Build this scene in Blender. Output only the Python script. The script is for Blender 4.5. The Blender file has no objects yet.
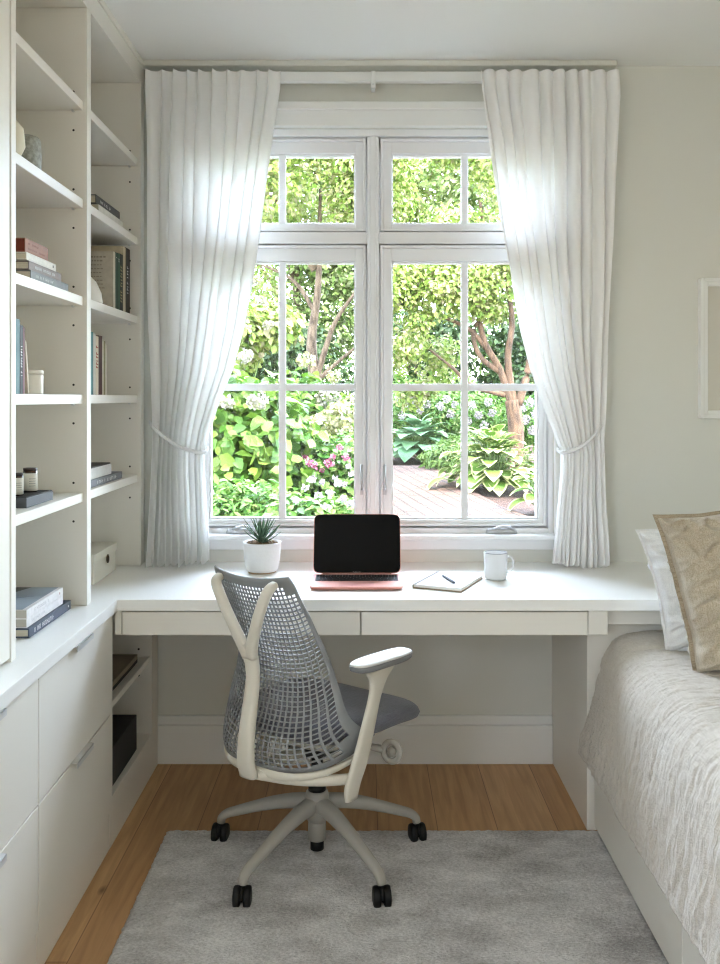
import bpy, bmesh, math, random
import numpy as np
from mathutils import Vector, Matrix, noise
PI = math.pi
R = math.radians
scene = bpy.context.scene
C = scene.collection
random.seed(7)
rng = np.random.default_rng(7)

# ---------------------------------------------------------------- camera
F = 900.0            # focal length in pixels of the 720x964 frame
EYE = 1.365
cam_d = bpy.data.cameras.new('camera')
cam = bpy.data.objects.new('camera', cam_d)
C.objects.link(cam)
cam.location = (0, 0, EYE)
cam.rotation_euler = (R(90), 0, 0)
cam_d.sensor_fit = 'VERTICAL'
cam_d.sensor_height = 36
cam_d.sensor_width = 36 * 720 / 964
cam_d.lens = F / 964 * 36
cam_d.shift_x = -5 / 964
cam_d.shift_y = -84 / 964
cam_d.clip_start = 0.02
scene.camera = cam

# ---------------------------------------------------------------- world, sun, lights, exposure
scene.view_settings.view_transform = 'Standard'
scene.view_settings.look = 'None'
scene.view_settings.gamma = 1
scene.view_settings.exposure = 1.25
scene.view_settings.use_curve_mapping = False
SKY = 6.5
w = bpy.data.worlds.new('sky')
scene.world = w
w.use_nodes = True
nt = w.node_tree
for n in list(nt.nodes):
    nt.nodes.remove(n)
o_ = nt.nodes.new('ShaderNodeOutputWorld')
bg = nt.nodes.new('ShaderNodeBackground')
sky = nt.nodes.new('ShaderNodeTexSky')
sky.sky_type = 'NISHITA'
sky.sun_disc = False
sky.sun_elevation = R(52)
sky.sun_rotation = R(200)
mx = nt.nodes.new('ShaderNodeMix')
mx.data_type = 'RGBA'
mx.inputs['Factor'].default_value = 0.82
nt.links.new(sky.outputs[0], mx.inputs['A'])
mx.inputs['B'].default_value = (1.0, 1.0, 1.0, 1)
# sky lobe over the garden, added to strengthen the light through the window
geo = nt.nodes.new('ShaderNodeTexCoord')
dot = nt.nodes.new('ShaderNodeVectorMath')
dot.operation = 'DOT_PRODUCT'
dot.inputs[1].default_value = (0.0, 0.73, 0.68)
nt.links.new(geo.outputs['Generated'], dot.inputs[0])
ml = nt.nodes.new('ShaderNodeMath')
ml.operation = 'MAXIMUM'
ml.inputs[1].default_value = 0.0
nt.links.new(dot.outputs['Value'], ml.inputs[0])
pw = nt.nodes.new('ShaderNodeMath')
pw.operation = 'POWER'
pw.inputs[1].default_value = 2.5
nt.links.new(ml.outputs[0], pw.inputs[0])
glow = nt.nodes.new('ShaderNodeMix')
glow.data_type = 'RGBA'
glow.clamp_factor = True
glow.inputs['A'].default_value = (0.64, 0.635, 0.61, 1)
glow.inputs['B'].default_value = (2.25, 2.38, 2.55, 1)
nt.links.new(pw.outputs[0], glow.inputs['Factor'])
mg = nt.nodes.new('ShaderNodeMix')
mg.data_type = 'RGBA'
mg.blend_type = 'MULTIPLY'
mg.clamp_result = False
mg.inputs['Factor'].default_value = 1.0
nt.links.new(mx.outputs['Result'], mg.inputs['A'])
nt.links.new(glow.outputs['Result'], mg.inputs['B'])
nt.links.new(mg.outputs['Result'], bg.inputs['Color'])
bg.inputs['Strength'].default_value = SKY
nt.links.new(bg.outputs[0], o_.inputs[0])

def lamp(name, kind, loc, rot, energy, color=(1, 1, 1), **kw):
    d = bpy.data.lights.new(name, kind)
    d.energy = energy
    d.color = color
    for k, v in kw.items():
        setattr(d, k, v)
    o = bpy.data.objects.new(name, d)
    o.location = loc
    o.rotation_euler = rot
    C.objects.link(o)
    return o

def aim(direction):
    return Vector(direction).to_track_quat('-Z', 'Y').to_euler()

lamp('sun', 'SUN', (0, -4, 10), aim((-0.55, 0.55, -1.0)), 9.0, (1.0, 0.95, 0.85), angle=R(1.2))
ptl = lamp('garden_window_daylight', 'AREA', (0.03, 3.46, 1.6), aim((0, -1, 0)), 10, shape='RECTANGLE', size=1.36, size_y=1.5)
ptl.data.cycles.is_portal = True
ptl2 = lamp('right_fill_window_portal', 'AREA', (1.88, -0.75, 1.70), aim((-1, 0, 0)), 10, shape='RECTANGLE', size=0.5, size_y=0.8)  # portal for the unseen right-wall window added as fill
ptl2.data.cycles.is_portal = True
ptl3 = lamp('left_fill_window_portal', 'AREA', (-1.29, -0.65, 1.65), aim((1, 0, 0)), 10, shape='RECTANGLE', size=1.1, size_y=1.1)  # portal for the unseen left-wall window added as fill
ptl3.data.cycles.is_portal = True
scene.cycles.use_denoising = True
scene.cycles.use_adaptive_sampling = False
scene.cycles.filter_width = 1.2
scene.cycles.max_bounces = 12
scene.cycles.diffuse_bounces = 6
scene.cycles.transparent_max_bounces = 16
scene.cycles.sample_clamp_indirect = 6.0

# ---------------------------------------------------------------- materials
def srgb(r, g, b):
    f = lambda c: (c / 255 / 12.92) if c / 255 <= 0.04045 else ((c / 255 + 0.055) / 1.055) ** 2.4
    return (f(r), f(g), f(b), 1)

MATS = {}
def mat(name, col, rough=0.5, metal=0.0, spec=0.5, noise_amt=0.0, noise_scale=20, bump=0.0, bump_scale=200,
        coat=0.0, col2=None, stretch=(1, 1, 1), sheen=0.0):
    if name in MATS:
        return MATS[name]
    m = bpy.data.materials.new(name)
    m.use_nodes = True
    t = m.node_tree
    p = t.nodes['Principled BSDF']
    p.inputs['Base Color'].default_value = col
    p.inputs['Roughness'].default_value = rough
    p.inputs['Metallic'].default_value = metal
    p.inputs['Specular IOR Level'].default_value = spec
    p.inputs['Coat Weight'].default_value = coat
    p.inputs['Sheen Weight'].default_value = sheen
    tc = t.nodes.new('ShaderNodeTexCoord')
    mp = t.nodes.new('ShaderNodeMapping')
    mp.inputs['Scale'].default_value = stretch
    t.links.new(tc.outputs['Object'], mp.inputs['Vector'])
    if noise_amt > 0 or col2:
        nz = t.nodes.new('ShaderNodeTexNoise')
        nz.inputs['Scale'].default_value = noise_scale
        nz.inputs['Detail'].default_value = 5
        t.links.new(mp.outputs[0], nz.inputs['Vector'])
        cr = t.nodes.new('ShaderNodeValToRGB')
        c2 = col2 or tuple([c * (1 - noise_amt) for c in col[:3]] + [1])
        cr.color_ramp.elements[0].position = 0.35
        cr.color_ramp.elements[1].position = 0.65
        cr.color_ramp.elements[0].color = c2
        cr.color_ramp.elements[1].color = col
        t.links.new(nz.outputs['Fac'], cr.inputs[0])
        t.links.new(cr.outputs[0], p.inputs['Base Color'])
    if bump > 0:
        nb = t.nodes.new('ShaderNodeTexNoise')
        nb.inputs['Scale'].default_value = bump_scale
        nb.inputs['Detail'].default_value = 4
        t.links.new(mp.outputs[0], nb.inputs['Vector'])
        bp = t.nodes.new('ShaderNodeBump')
        bp.inputs['Strength'].default_value = bump
        bp.inputs['Distance'].default_value = 0.01
        t.links.new(nb.outputs['Fac'], bp.inputs['Height'])
        t.links.new(bp.outputs[0], p.inputs['Normal'])
    MATS[name] = m
    return m

M_wall = mat('wall_paint', srgb(223, 222, 213), 0.85, bump=0.04, bump_scale=300)
M_ceil = mat('ceiling_paint', srgb(243, 242, 237), 0.9)
M_cab = mat('cabinet_lacquer', srgb(235, 231, 221), 0.42, bump=0.01, bump_scale=60)
M_top = mat('worktop_lacquer', srgb(243, 242, 237), 0.30)
M_trim = mat('trim_paint', srgb(238, 238, 234), 0.4)
M_win = mat('window_paint', srgb(240, 240, 240), 0.35)
M_hole = mat('hole_dark', srgb(40, 36, 28), 0.8)
M_metal = mat('brushed_nickel', srgb(222, 222, 220), 0.42, metal=0.55)
M_black = mat('black_plastic', srgb(9, 9, 10), 0.5, spec=.3)
M_blackbox = mat('black_fibreboard', srgb(10, 10, 10), 0.6, bump=0.1)

def wood_mat():
    m = bpy.data.materials.new('oak_planks')
    m.use_nodes = True
    t = m.node_tree
    p = t.nodes['Principled BSDF']
    tc = t.nodes.new('ShaderNodeTexCoord')
    mp = t.nodes.new('ShaderNodeMapping')
    mp.inputs['Rotation'].default_value = (0, 0, R(90))
    mp.inputs['Location'].default_value = (0.4, 0.065, 0)
    t.links.new(tc.outputs['Object'], mp.inputs['Vector'])
    br = t.nodes.new('ShaderNodeTexBrick')
    br.offset = 0.37
    br.inputs['Scale'].default_value = 1
    br.inputs['Brick Width'].default_value = 2.4
    br.inputs['Row Height'].default_value = 0.19
    br.inputs['Mortar Size'].default_value = 0.0012
    br.inputs['Color1'].default_value = srgb(212, 170, 122)
    br.inputs['Color2'].default_value = srgb(190, 146, 100)
    br.inputs['Mortar'].default_value = srgb(132, 96, 64)
    t.links.new(mp.outputs[0], br.inputs['Vector'])
    mp2 = t.nodes.new('ShaderNodeMapping')
    mp2.inputs['Scale'].default_value = (22, 1.6, 1)
    t.links.new(tc.outputs['Object'], mp2.inputs['Vector'])
    nz = t.nodes.new('ShaderNodeTexNoise')
    nz.inputs['Scale'].default_value = 2.2
    nz.inputs['Detail'].default_value = 8
    nz.inputs['Distortion'].default_value = 0.6
    t.links.new(mp2.outputs[0], nz.inputs['Vector'])
    cr = t.nodes.new('ShaderNodeValToRGB')
    cr.color_ramp.elements[0].position = 0.3
    cr.color_ramp.elements[0].color = (0.62, 0.58, 0.52, 1)
    cr.color_ramp.elements[1].position = 0.7
    cr.color_ramp.elements[1].color = (1, 1, 1, 1)
    t.links.new(nz.outputs['Fac'], cr.inputs[0])
    mu = t.nodes.new('ShaderNodeMix')
    mu.data_type = 'RGBA'
    mu.blend_type = 'MULTIPLY'
    mu.inputs['Factor'].default_value = 0.8
    t.links.new(br.outputs['Color'], mu.inputs['A'])
    t.links.new(cr.outputs[0], mu.inputs['B'])
    # knots
    vo = t.nodes.new('ShaderNodeTexVoronoi')
    vo.inputs['Scale'].default_value = 2.6
    mp3 = t.nodes.new('ShaderNodeMapping')
    mp3.inputs['Scale'].default_value = (1.6, 0.8, 1)
    t.links.new(tc.outputs['Object'], mp3.inputs['Vector'])
    t.links.new(mp3.outputs[0], vo.inputs['Vector'])
    ck = t.nodes.new('ShaderNodeValToRGB')
    ck.color_ramp.elements[0].position = 0.02
    ck.color_ramp.elements[0].color = (0.18, 0.12, 0.08, 1)
    ck.color_ramp.elements[1].position = 0.06
    ck.color_ramp.elements[1].color = (1, 1, 1, 1)
    t.links.new(vo.outputs['Distance'], ck.inputs[0])
    m2 = t.nodes.new('ShaderNodeMix')
    m2.data_type = 'RGBA'
    m2.blend_type = 'MULTIPLY'
    m2.inputs['Factor'].default_value = 0.7
    t.links.new(mu.outputs['Result'], m2.inputs['A'])
    t.links.new(ck.outputs[0], m2.inputs['B'])
    t.links.new(m2.outputs['Result'], p.inputs['Base Color'])
    p.inputs['Roughness'].default_value = 0.5
    bp = t.nodes.new('ShaderNodeBump')
    bp.inputs['Strength'].default_value = 0.08
    bp.inputs['Distance'].default_value = 0.005
    t.links.new(nz.outputs['Fac'], bp.inputs['Height'])
    t.links.new(bp.outputs[0], p.inputs['Normal'])
    return m
M_wood = wood_mat()

def rug_mat():
    m = mat('rug_pile', srgb(188, 184, 180), 1.0, sheen=0.3)
    t = m.node_tree
    p = t.nodes['Principled BSDF']
    tc = t.nodes.new('ShaderNodeTexCoord')
    def nz(scale, detail, st=(1, 1, 1)):
        mp = t.nodes.new('ShaderNodeMapping')
        mp.inputs['Scale'].default_value = st
        t.links.new(tc.outputs['Object'], mp.inputs['Vector'])
        n = t.nodes.new('ShaderNodeTexNoise')
        n.inputs['Scale'].default_value = scale
        n.inputs['Detail'].default_value = detail
        n.inputs['Roughness'].default_value = 0.65
        t.links.new(mp.outputs[0], n.inputs['Vector'])
        return n
    a = nz(5.5, 5, (0.7, 1.2, 1))
    b = nz(170, 3, (0.7, 1.2, 1))
    ad = t.nodes.new('ShaderNodeMath')
    ad.operation = 'MULTIPLY_ADD'
    ad.inputs[1].default_value = 0.6
    t.links.new(b.outputs['Fac'], ad.inputs[0])
    t.links.new(a.outputs['Fac'], ad.inputs[2])
    cr = t.nodes.new('ShaderNodeValToRGB')
    e = cr.color_ramp.elements
    e[0].position = 0.58
    e[0].color = srgb(146, 142, 138)
    e[1].position = 0.96
    e[1].color = srgb(230, 228, 226)
    t.links.new(ad.outputs[0], cr.inputs[0])
    t.links.new(cr.outputs[0], p.inputs['Base Color'])
    bp = t.nodes.new('ShaderNodeBump')
    bp.inputs['Strength'].default_value = 0.9
    bp.inputs['Distance'].default_value = 0.008
    t.links.new(b.outputs['Fac'], bp.inputs['Height'])
    t.links.new(bp.outputs[0], p.inputs['Normal'])
    return m
M_rug = rug_mat()

def fabric(name, col, col2, thread=380, bump=0.4, rough=0.95, wr=0.0, wr_scale=(6, 30, 6), warp=((1, 0.06, 1), (0.06, 1, 1))):
    m = bpy.data.materials.new(name)
    m.use_nodes = True
    t = m.node_tree
    p = t.nodes['Principled BSDF']
    p.inputs['Roughness'].default_value = rough
    p.inputs['Sheen Weight'].default_value = 0.25
    p.inputs['Specular IOR Level'].default_value = 0.15
    tc = t.nodes.new('ShaderNodeTexCoord')
    outs = []
    for st in warp:
        mp = t.nodes.new('ShaderNodeMapping')
        mp.inputs['Scale'].default_value = st
        t.links.new(tc.outputs['Object'], mp.inputs['Vector'])
        n = t.nodes.new('ShaderNodeTexNoise')
        n.inputs['Scale'].default_value = thread
        n.inputs['Detail'].default_value = 2
        t.links.new(mp.outputs[0], n.inputs['Vector'])
        outs.append(n)
    ad = t.nodes.new('ShaderNodeMath')
    ad.operation = 'ADD'
    t.links.new(outs[0].outputs['Fac'], ad.inputs[0])
    t.links.new(outs[1].outputs['Fac'], ad.inputs[1])
    cr = t.nodes.new('ShaderNodeValToRGB')
    cr.color_ramp.elements[0].position = 0.38
    cr.color_ramp.elements[1].position = 0.62
    cr.color_ramp.elements[0].color = col2
    cr.color_ramp.elements[1].color = col
    hf = t.nodes.new('ShaderNodeMath')
    hf.operation = 'MULTIPLY'
    hf.inputs[1].default_value = 0.5
    t.links.new(ad.outputs[0], hf.inputs[0])
    t.links.new(hf.outputs[0], cr.inputs[0])
    t.links.new(cr.outputs[0], p.inputs['Base Color'])
    bp = t.nodes.new('ShaderNodeBump')
    bp.inputs['Strength'].default_value = bump
    bp.inputs['Distance'].default_value = 0.002
    t.links.new(ad.outputs[0], bp.inputs['Height'])
    last = bp
    if wr > 0:
        mp = t.nodes.new('ShaderNodeMapping')
        mp.inputs['Scale'].default_value = wr_scale
        t.links.new(tc.outputs['Object'], mp.inputs['Vector'])
        n = t.nodes.new('ShaderNodeTexNoise')
        n.inputs['Scale'].default_value = 1
        n.inputs['Detail'].default_value = 6
        n.inputs['Distortion'].default_value = 1.2
        t.links.new(mp.outputs[0], n.inputs['Vector'])
        b2 = t.nodes.new('ShaderNodeBump')
        b2.inputs['Strength'].default_value = wr
        b2.inputs['Distance'].default_value = 0.012
        t.links.new(n.outputs['Fac'], b2.inputs['Height'])
        t.links.new(bp.outputs[0], b2.inputs['Normal'])
        last = b2
    t.links.new(last.outputs[0], p.inputs['Normal'])
    return m
M_coverlet = fabric('coverlet_gauze', srgb(214, 206, 193), srgb(194, 184, 169), 420, 0.9, wr=0.8, wr_scale=(7, 44, 7))
M_flax = fabric('flax_linen', srgb(204, 192, 171), srgb(172, 159, 137), 420, 0.7, wr=0.3, wr_scale=(8, 8, 18), warp=((1, 1, .05), (.05, 1, 1)))
M_wlinen = fabric('white_linen', srgb(242, 242, 240), srgb(228, 228, 228), 420, 0.4, wr=0.4, wr_scale=(10, 10, 18), warp=((1, 1, .05), (.05, 1, 1)))
M_matt = fabric('mattress_ticking', srgb(225, 222, 215), srgb(210, 206, 198), 300)

def curtain_mat(name, trans, open_):
    m = bpy.data.materials.new(name)
    m.use_nodes = True
    t = m.node_tree
    for n in list(t.nodes):
        t.nodes.remove(n)
    out = t.nodes.new('ShaderNodeOutputMaterial')
    d = t.nodes.new('ShaderNodeBsdfDiffuse')
    d.inputs['Color'].default_value = srgb(252, 251, 249)
    tr = t.nodes.new('ShaderNodeBsdfTranslucent')
    tr.inputs['Color'].default_value = srgb(250, 249, 246)
    tp = t.nodes.new('ShaderNodeBsdfTransparent')
    m1 = t.nodes.new('ShaderNodeMixShader')
    m1.inputs[0].default_value = trans
    t.links.new(d.outputs[0], m1.inputs[1])
    t.links.new(tr.outputs[0], m1.inputs[2])
    m2 = t.nodes.new('ShaderNodeMixShader')
    tc = t.nodes.new('ShaderNodeTexCoord')
    mp = t.nodes.new('ShaderNodeMapping')
    mp.inputs['Scale'].default_value = (30, 30, 260)
    t.links.new(tc.outputs['Object'], mp.inputs['Vector'])
    n = t.nodes.new('ShaderNodeTexNoise')
    n.inputs['Scale'].default_value = 1
    n.inputs['Detail'].default_value = 2
    t.links.new(mp.outputs[0], n.inputs['Vector'])
    mr = t.nodes.new('ShaderNodeMapRange')
    mr.inputs['From Min'].default_value = 0.3
    mr.inputs['From Max'].default_value = 0.7
    mr.inputs['To Min'].default_value = open_ * 0.6
    mr.inputs['To Max'].default_value = open_ * 1.4
    t.links.new(n.outputs['Fac'], mr.inputs['Value'])
    t.links.new(mr.outputs[0], m2.inputs[0])
    t.links.new(m1.outputs[0], m2.inputs[1])
    t.links.new(tp.outputs[0], m2.inputs[2])
    t.links.new(m2.outputs[0], out.inputs[0])
    return m
M_curtain = curtain_mat('sheer_linen', 0.16, 0.012)
M_hem = curtain_mat('sheer_linen_hem', 0.15, 0.006)

def pane_mat():
    m = bpy.data.materials.new('window_glass')
    m.use_nodes = True
    t = m.node_tree
    for n in list(t.nodes):
        t.nodes.remove(n)
    out = t.nodes.new('ShaderNodeOutputMaterial')
    tp = t.nodes.new('ShaderNodeBsdfTransparent')
    tp.inputs['Color'].default_value = (0.97, 0.985, 0.98, 1)
    g = t.nodes.new('ShaderNodeBsdfGlossy')
    g.inputs['Roughness'].default_value = 0.0
    fr = t.nodes.new('ShaderNodeFresnel')
    fr.inputs['IOR'].default_value = 1.35
    mx = t.nodes.new('ShaderNodeMixShader')
    t.links.new(fr.outputs[0], mx.inputs[0])
    t.links.new(tp.outputs[0], mx.inputs[1])
    t.links.new(g.outputs[0], mx.inputs[2])
    t.links.new(mx.outputs[0], out.inputs[0])
    return m
M_glass = pane_mat()

def leaf_mat(name, cols, trans=0.35, rough=0.5, k=0.30):
    k = {'far_foliage': .36, 'maple_foliage': .40, 'blue_hosta_leaf': .42, 'white_petal': .30, 'cream_petal': .22, 'pink_petal': .30, 'lime_petal': .26}.get(name, k)
    cols = [(c[0] * k, c[1] * k, c[2] * k, 1) for c in cols]
    m = bpy.data.materials.new(name)
    m.use_nodes = True
    t = m.node_tree
    p = t.nodes['Principled BSDF']
    out = t.nodes['Material Output']
    g = t.nodes.new('ShaderNodeNewGeometry')
    cr = t.nodes.new('ShaderNodeValToRGB')
    e = cr.color_ramp.elements
    e[0].color = cols[0]
    e[1].color = cols[-1]
    for i in range(1, len(cols) - 1):
        x = e.new(i / (len(cols) - 1))
        x.color = cols[i]
    t.links.new(g.outputs['Random Per Island'], cr.inputs[0])
    t.links.new(cr.outputs[0], p.inputs['Base Color'])
    p.inputs['Roughness'].default_value = rough
    p.inputs['Specular IOR Level'].default_value = 0.3
    tr = t.nodes.new('ShaderNodeBsdfTranslucent')
    t.links.new(cr.outputs[0], tr.inputs['Color'])
    mx = t.nodes.new('ShaderNodeMixShader')
    mx.inputs[0].default_value = trans
    t.links.new(p.outputs[0], mx.inputs[1])
    t.links.new(tr.outputs[0], mx.inputs[2])
    t.links.new(mx.outputs[0], out.inputs[0])
    return m
L_far = leaf_mat('far_foliage', [srgb(96, 136, 60), srgb(150, 186, 92), srgb(196, 220, 140), srgb(214, 226, 176)])
L_light = leaf_mat('maple_foliage', [srgb(120, 166, 62), srgb(176, 208, 96), srgb(214, 230, 136), srgb(226, 216, 180)])
L_dark = leaf_mat('evergreen_foliage', [srgb(50, 88, 46), srgb(78, 118, 62), srgb(108, 146, 80)])
L_hyd = leaf_mat('hydrangea_leaf', [srgb(88, 148, 52), srgb(132, 186, 66), srgb(176, 214, 92)])
L_low = leaf_mat('low_shrub_leaf', [srgb(84, 150, 56), srgb(130, 190, 78), srgb(190, 218, 130)])
L_cream = leaf_mat('cream_petal', [srgb(222, 226, 170), srgb(244, 240, 214), srgb(250, 246, 236)], 0.25)
L_green_bloom = leaf_mat('lime_petal', [srgb(206, 216, 120), srgb(232, 234, 170), srgb(246, 242, 212)], 0.25)
L_pink = leaf_mat('pink_petal', [srgb(214, 80, 140), srgb(236, 140, 180), srgb(250, 206, 222)], 0.25)
L_white = leaf_mat('white_petal', [srgb(236, 220, 236), srgb(252, 248, 252)], 0.25)
L_blue = leaf_mat('blue_hosta_leaf', [srgb(104, 156, 108), srgb(146, 188, 138), srgb(180, 210, 162)], 0.2)
L_fern = leaf_mat('fern_leaf', [srgb(130, 178, 80), srgb(178, 212, 116)])
M_bark = mat('pale_bark', srgb(104, 90, 76), 0.9, col2=srgb(54, 43, 34), noise_scale=14, stretch=(2, 2, 0.5), bump=0.8, bump_scale=30)
M_barkr = mat('rust_bark', srgb(92, 70, 54), 0.9, col2=srgb(52, 38, 29), noise_scale=12, stretch=(2, 2, 0.5), bump=0.8, bump_scale=30)
M_stem = mat('green_stem', srgb(78, 100, 52), 0.7)
M_mulch = mat('mulch', srgb(66, 42, 33), 1.0, col2=srgb(28, 17, 13), noise_scale=30, bump=1.0, bump_scale=60)

def vari_mat():
    # variegated hosta leaf: pale margin from the UV distance to the midrib
    m = leaf_mat('variegated_hosta_leaf', [srgb(120, 172, 66), srgb(158, 198, 92)], 0.22)
    t = m.node_tree
    p = t.nodes['Principled BSDF']
    src = p.inputs['Base Color'].links[0].from_socket
    uv = t.nodes.new('ShaderNodeUVMap')
    sp = t.nodes.new('ShaderNodeSeparateXYZ')
    t.links.new(uv.outputs[0], sp.inputs[0])
    cr = t.nodes.new('ShaderNodeValToRGB')
    cr.color_ramp.elements[0].position = 0.70
    cr.color_ramp.elements[0].color = (0, 0, 0, 1)
    cr.color_ramp.elements[1].position = 0.84
    cr.color_ramp.elements[1].color = (1, 1, 1, 1)
    t.links.new(sp.outputs['X'], cr.inputs[0])
    mx = t.nodes.new('ShaderNodeMix')
    mx.data_type = 'RGBA'
    t.links.new(cr.outputs[0], mx.inputs['Factor'])
    t.links.new(src, mx.inputs['A'])
    mx.inputs['B'].default_value = srgb(164, 168, 118)
    t.links.new(mx.outputs['Result'], p.inputs['Base Color'])
    for n in t.nodes:
        if n.type == 'BSDF_TRANSLUCENT':
            t.links.new(mx.outputs['Result'], n.inputs['Color'])
    return m
L_vari = vari_mat()

def brick_mat():
    m = bpy.data.materials.new('brick_paving')
    m.use_nodes = True
    t = m.node_tree
    p = t.nodes['Principled BSDF']
    tc = t.nodes.new('ShaderNodeTexCoord')
    mp = t.nodes.new('ShaderNodeMapping')
    mp.inputs['Rotation'].default_value = (0, 0, R(78))
    t.links.new(tc.outputs['Object'], mp.inputs['Vector'])
    br = t.nodes.new('ShaderNodeTexBrick')
    br.inputs['Scale'].default_value = 1
    br.inputs['Brick Width'].default_value = 0.34
    br.inputs['Row Height'].default_value = 0.15
    br.inputs['Mortar Size'].default_value = 0.013
    br.inputs['Color1'].default_value = srgb(86, 63, 53)
    br.inputs['Color2'].default_value = srgb(70, 49, 41)
    br.inputs['Mortar'].default_value = srgb(28, 21, 18)
    t.links.new(mp.outputs[0], br.inputs['Vector'])
    nz = t.nodes.new('ShaderNodeTexNoise')
    nz.inputs['Scale'].default_value = 5
    t.links.new(tc.outputs['Object'], nz.inputs['Vector'])
    mu = t.nodes.new('ShaderNodeMix')
    mu.data_type = 'RGBA'
    mu.blend_type = 'MULTIPLY'
    mu.inputs['Factor'].default_value = 0.12
    t.links.new(br.outputs['Color'], mu.inputs['A'])
    t.links.new(nz.outputs['Color'], mu.inputs['B'])
    t.links.new(mu.outputs['Result'], p.inputs['Base Color'])
    p.inputs['Roughness'].default_value = 0.9
    return m
M_brick = brick_mat()

# ---------------------------------------------------------------- object helpers
def tag(o, label=None, cat=None, group=None, kind=None):
    if label: o['label'] = label
    if cat: o['category'] = cat
    if group: o['group'] = group
    if kind: o['kind'] = kind
    return o

def empty(name, loc, rz=0, label=None, cat=None, group=None, kind=None):
    o = bpy.data.objects.new(name, None)
    C.objects.link(o)
    o.location = loc
    o.rotation_euler = (0, 0, rz)
    o.empty_display_size = 0.1
    return tag(o, label, cat, group, kind)

def wmat(o):
    m = Matrix.LocRotScale(o.location, o.rotation_euler, o.scale)
    return wmat(o.parent) @ m if o.parent else m

def link(name, me, mats, parent=None, local=False, smooth=False, bevel=0.0, seg=2, sub=0):
    """Link a mesh. Mesh data is in world coordinates unless local=True (then in the parent's)."""
    if not isinstance(mats, (list, tuple)):
        mats = [mats]
    for m in mats:
        me.materials.append(m)
    if smooth:
        for p in me.polygons:
            p.use_smooth = True
    o = bpy.data.objects.new(name, me)
    C.objects.link(o)
    if parent is not None:
        if not local:
            me.transform(wmat(parent).inverted())
        o.parent = parent
    elif not local:
        vs = np.empty(len(me.vertices) * 3, dtype=np.float32)
        me.vertices.foreach_get('co', vs)
        vs = vs.reshape(-1, 3)
        c = Vector(((vs[:, 0].min() + vs[:, 0].max()) / 2, (vs[:, 1].min() + vs[:, 1].max()) / 2, vs[:, 2].min()))
        me.transform(Matrix.Translation(-c))
        o.location = c
    if bevel > 0:
        b = o.modifiers.new('bevel', 'BEVEL')
        b.width = bevel
        b.segments = seg
        b.limit_method = 'ANGLE'
        b.angle_limit = R(40)
        b.harden_normals = False
    if sub:
        s = o.modifiers.new('subdivision', 'SUBSURF')
        s.levels = sub
        s.render_levels = sub
    return o

def obj(name, bm, mats, parent=None, local=False, smooth=False, bevel=0.0, seg=2, sub=0):
    bmesh.ops.recalc_face_normals(bm, faces=bm.faces)
    me = bpy.data.meshes.new(name)
    bm.to_mesh(me)
    bm.free()
    return link(name, me, mats, parent, local, smooth, bevel, seg, sub)

def BM():
    return bmesh.new()

def box(bm, x0, x1, y0, y1, z0, z1, mi=0, M=None):
    vs = [bm.verts.new((x, y, z)) for x in (x0, x1) for y in (y0, y1) for z in (z0, z1)]
    if M is not None:
        for v in vs:
            v.co = M @ v.co
    for f in ((0, 1, 3, 2), (4, 6, 7, 5), (0, 4, 5, 1), (2, 3, 7, 6), (0, 2, 6, 4), (1, 5, 7, 3)):
        fc = bm.faces.new([vs[i] for i in f])
        fc.material_index = mi
    return bm

def loft(bm, rings, caps=True, closed=False, mi=0, smooth=True):
    vr = [[bm.verts.new(p) for p in r] for r in rings]
    n = len(vr[0])
    m = len(vr)
    for i in range(m if closed else m - 1):
        a, b = vr[i], vr[(i + 1) % m]
        for j in range(n):
            f = bm.faces.new((a[j], a[(j + 1) % n], b[(j + 1) % n], b[j]))
            f.material_index = mi
            f.smooth = smooth
    if caps and not closed:
        for r in (vr[0], vr[-1]):
            f = bm.faces.new(r)
            f.material_index = mi
    return bm

def sect(c, ax, ay, n=16, p=2.0):
    """superellipse ring around c with half axes ax, ay"""
    c, ax, ay = Vector(c), Vector(ax), Vector(ay)
    out = []
    for i in range(n):
        t = 2 * PI * i / n
        cs, sn = math.cos(t), math.sin(t)
        u = math.copysign(abs(cs) ** (2 / p), cs)
        v = math.copysign(abs(sn) ** (2 / p), sn)
        out.append(c + ax * u + ay * v)
    return out

def tube(bm, pts, r, n=8, up=(0, 0, 1), ry=None, p=2.0, mi=0, closed=False):
    pts = [Vector(q) for q in pts]
    rings = []
    m = len(pts)
    rs = r if isinstance(r, (list, tuple)) else [r] * m
    rys = ry if isinstance(ry, (list, tuple)) else ([ry] * m if ry else rs)
    for i, q in enumerate(pts):
        if closed:
            d = pts[(i + 1) % m] - pts[i - 1]
        else:
            d = pts[min(i + 1, m - 1)] - pts[max(i - 1, 0)]
        d.normalize()
        u = Vector(up)
        if abs(d.dot(u)) > 0.97:
            u = Vector((1, 0.1, 0))
        a = d.cross(u).normalized()
        b = a.cross(d).normalized()
        rings.append(sect(q, a * rs[i], b * rys[i], n, p))
    loft(bm, rings, mi=mi, closed=closed)
    return bm

def lathe(bm, c, prof, n=32, mi=0):
    rings = [[Vector((c[0] + r * math.cos(2 * PI * j / n), c[1] + r * math.sin(2 * PI * j / n), c[2] + z)) for j in range(n)] for r, z in prof]
    loft(bm, rings, mi=mi)
    return bm

def cyl(bm, c, r, z0, z1, n=24, mi=0):
    return lathe(bm, (c[0], c[1], 0), [(r, z0), (r, z1)], n, mi)

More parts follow.
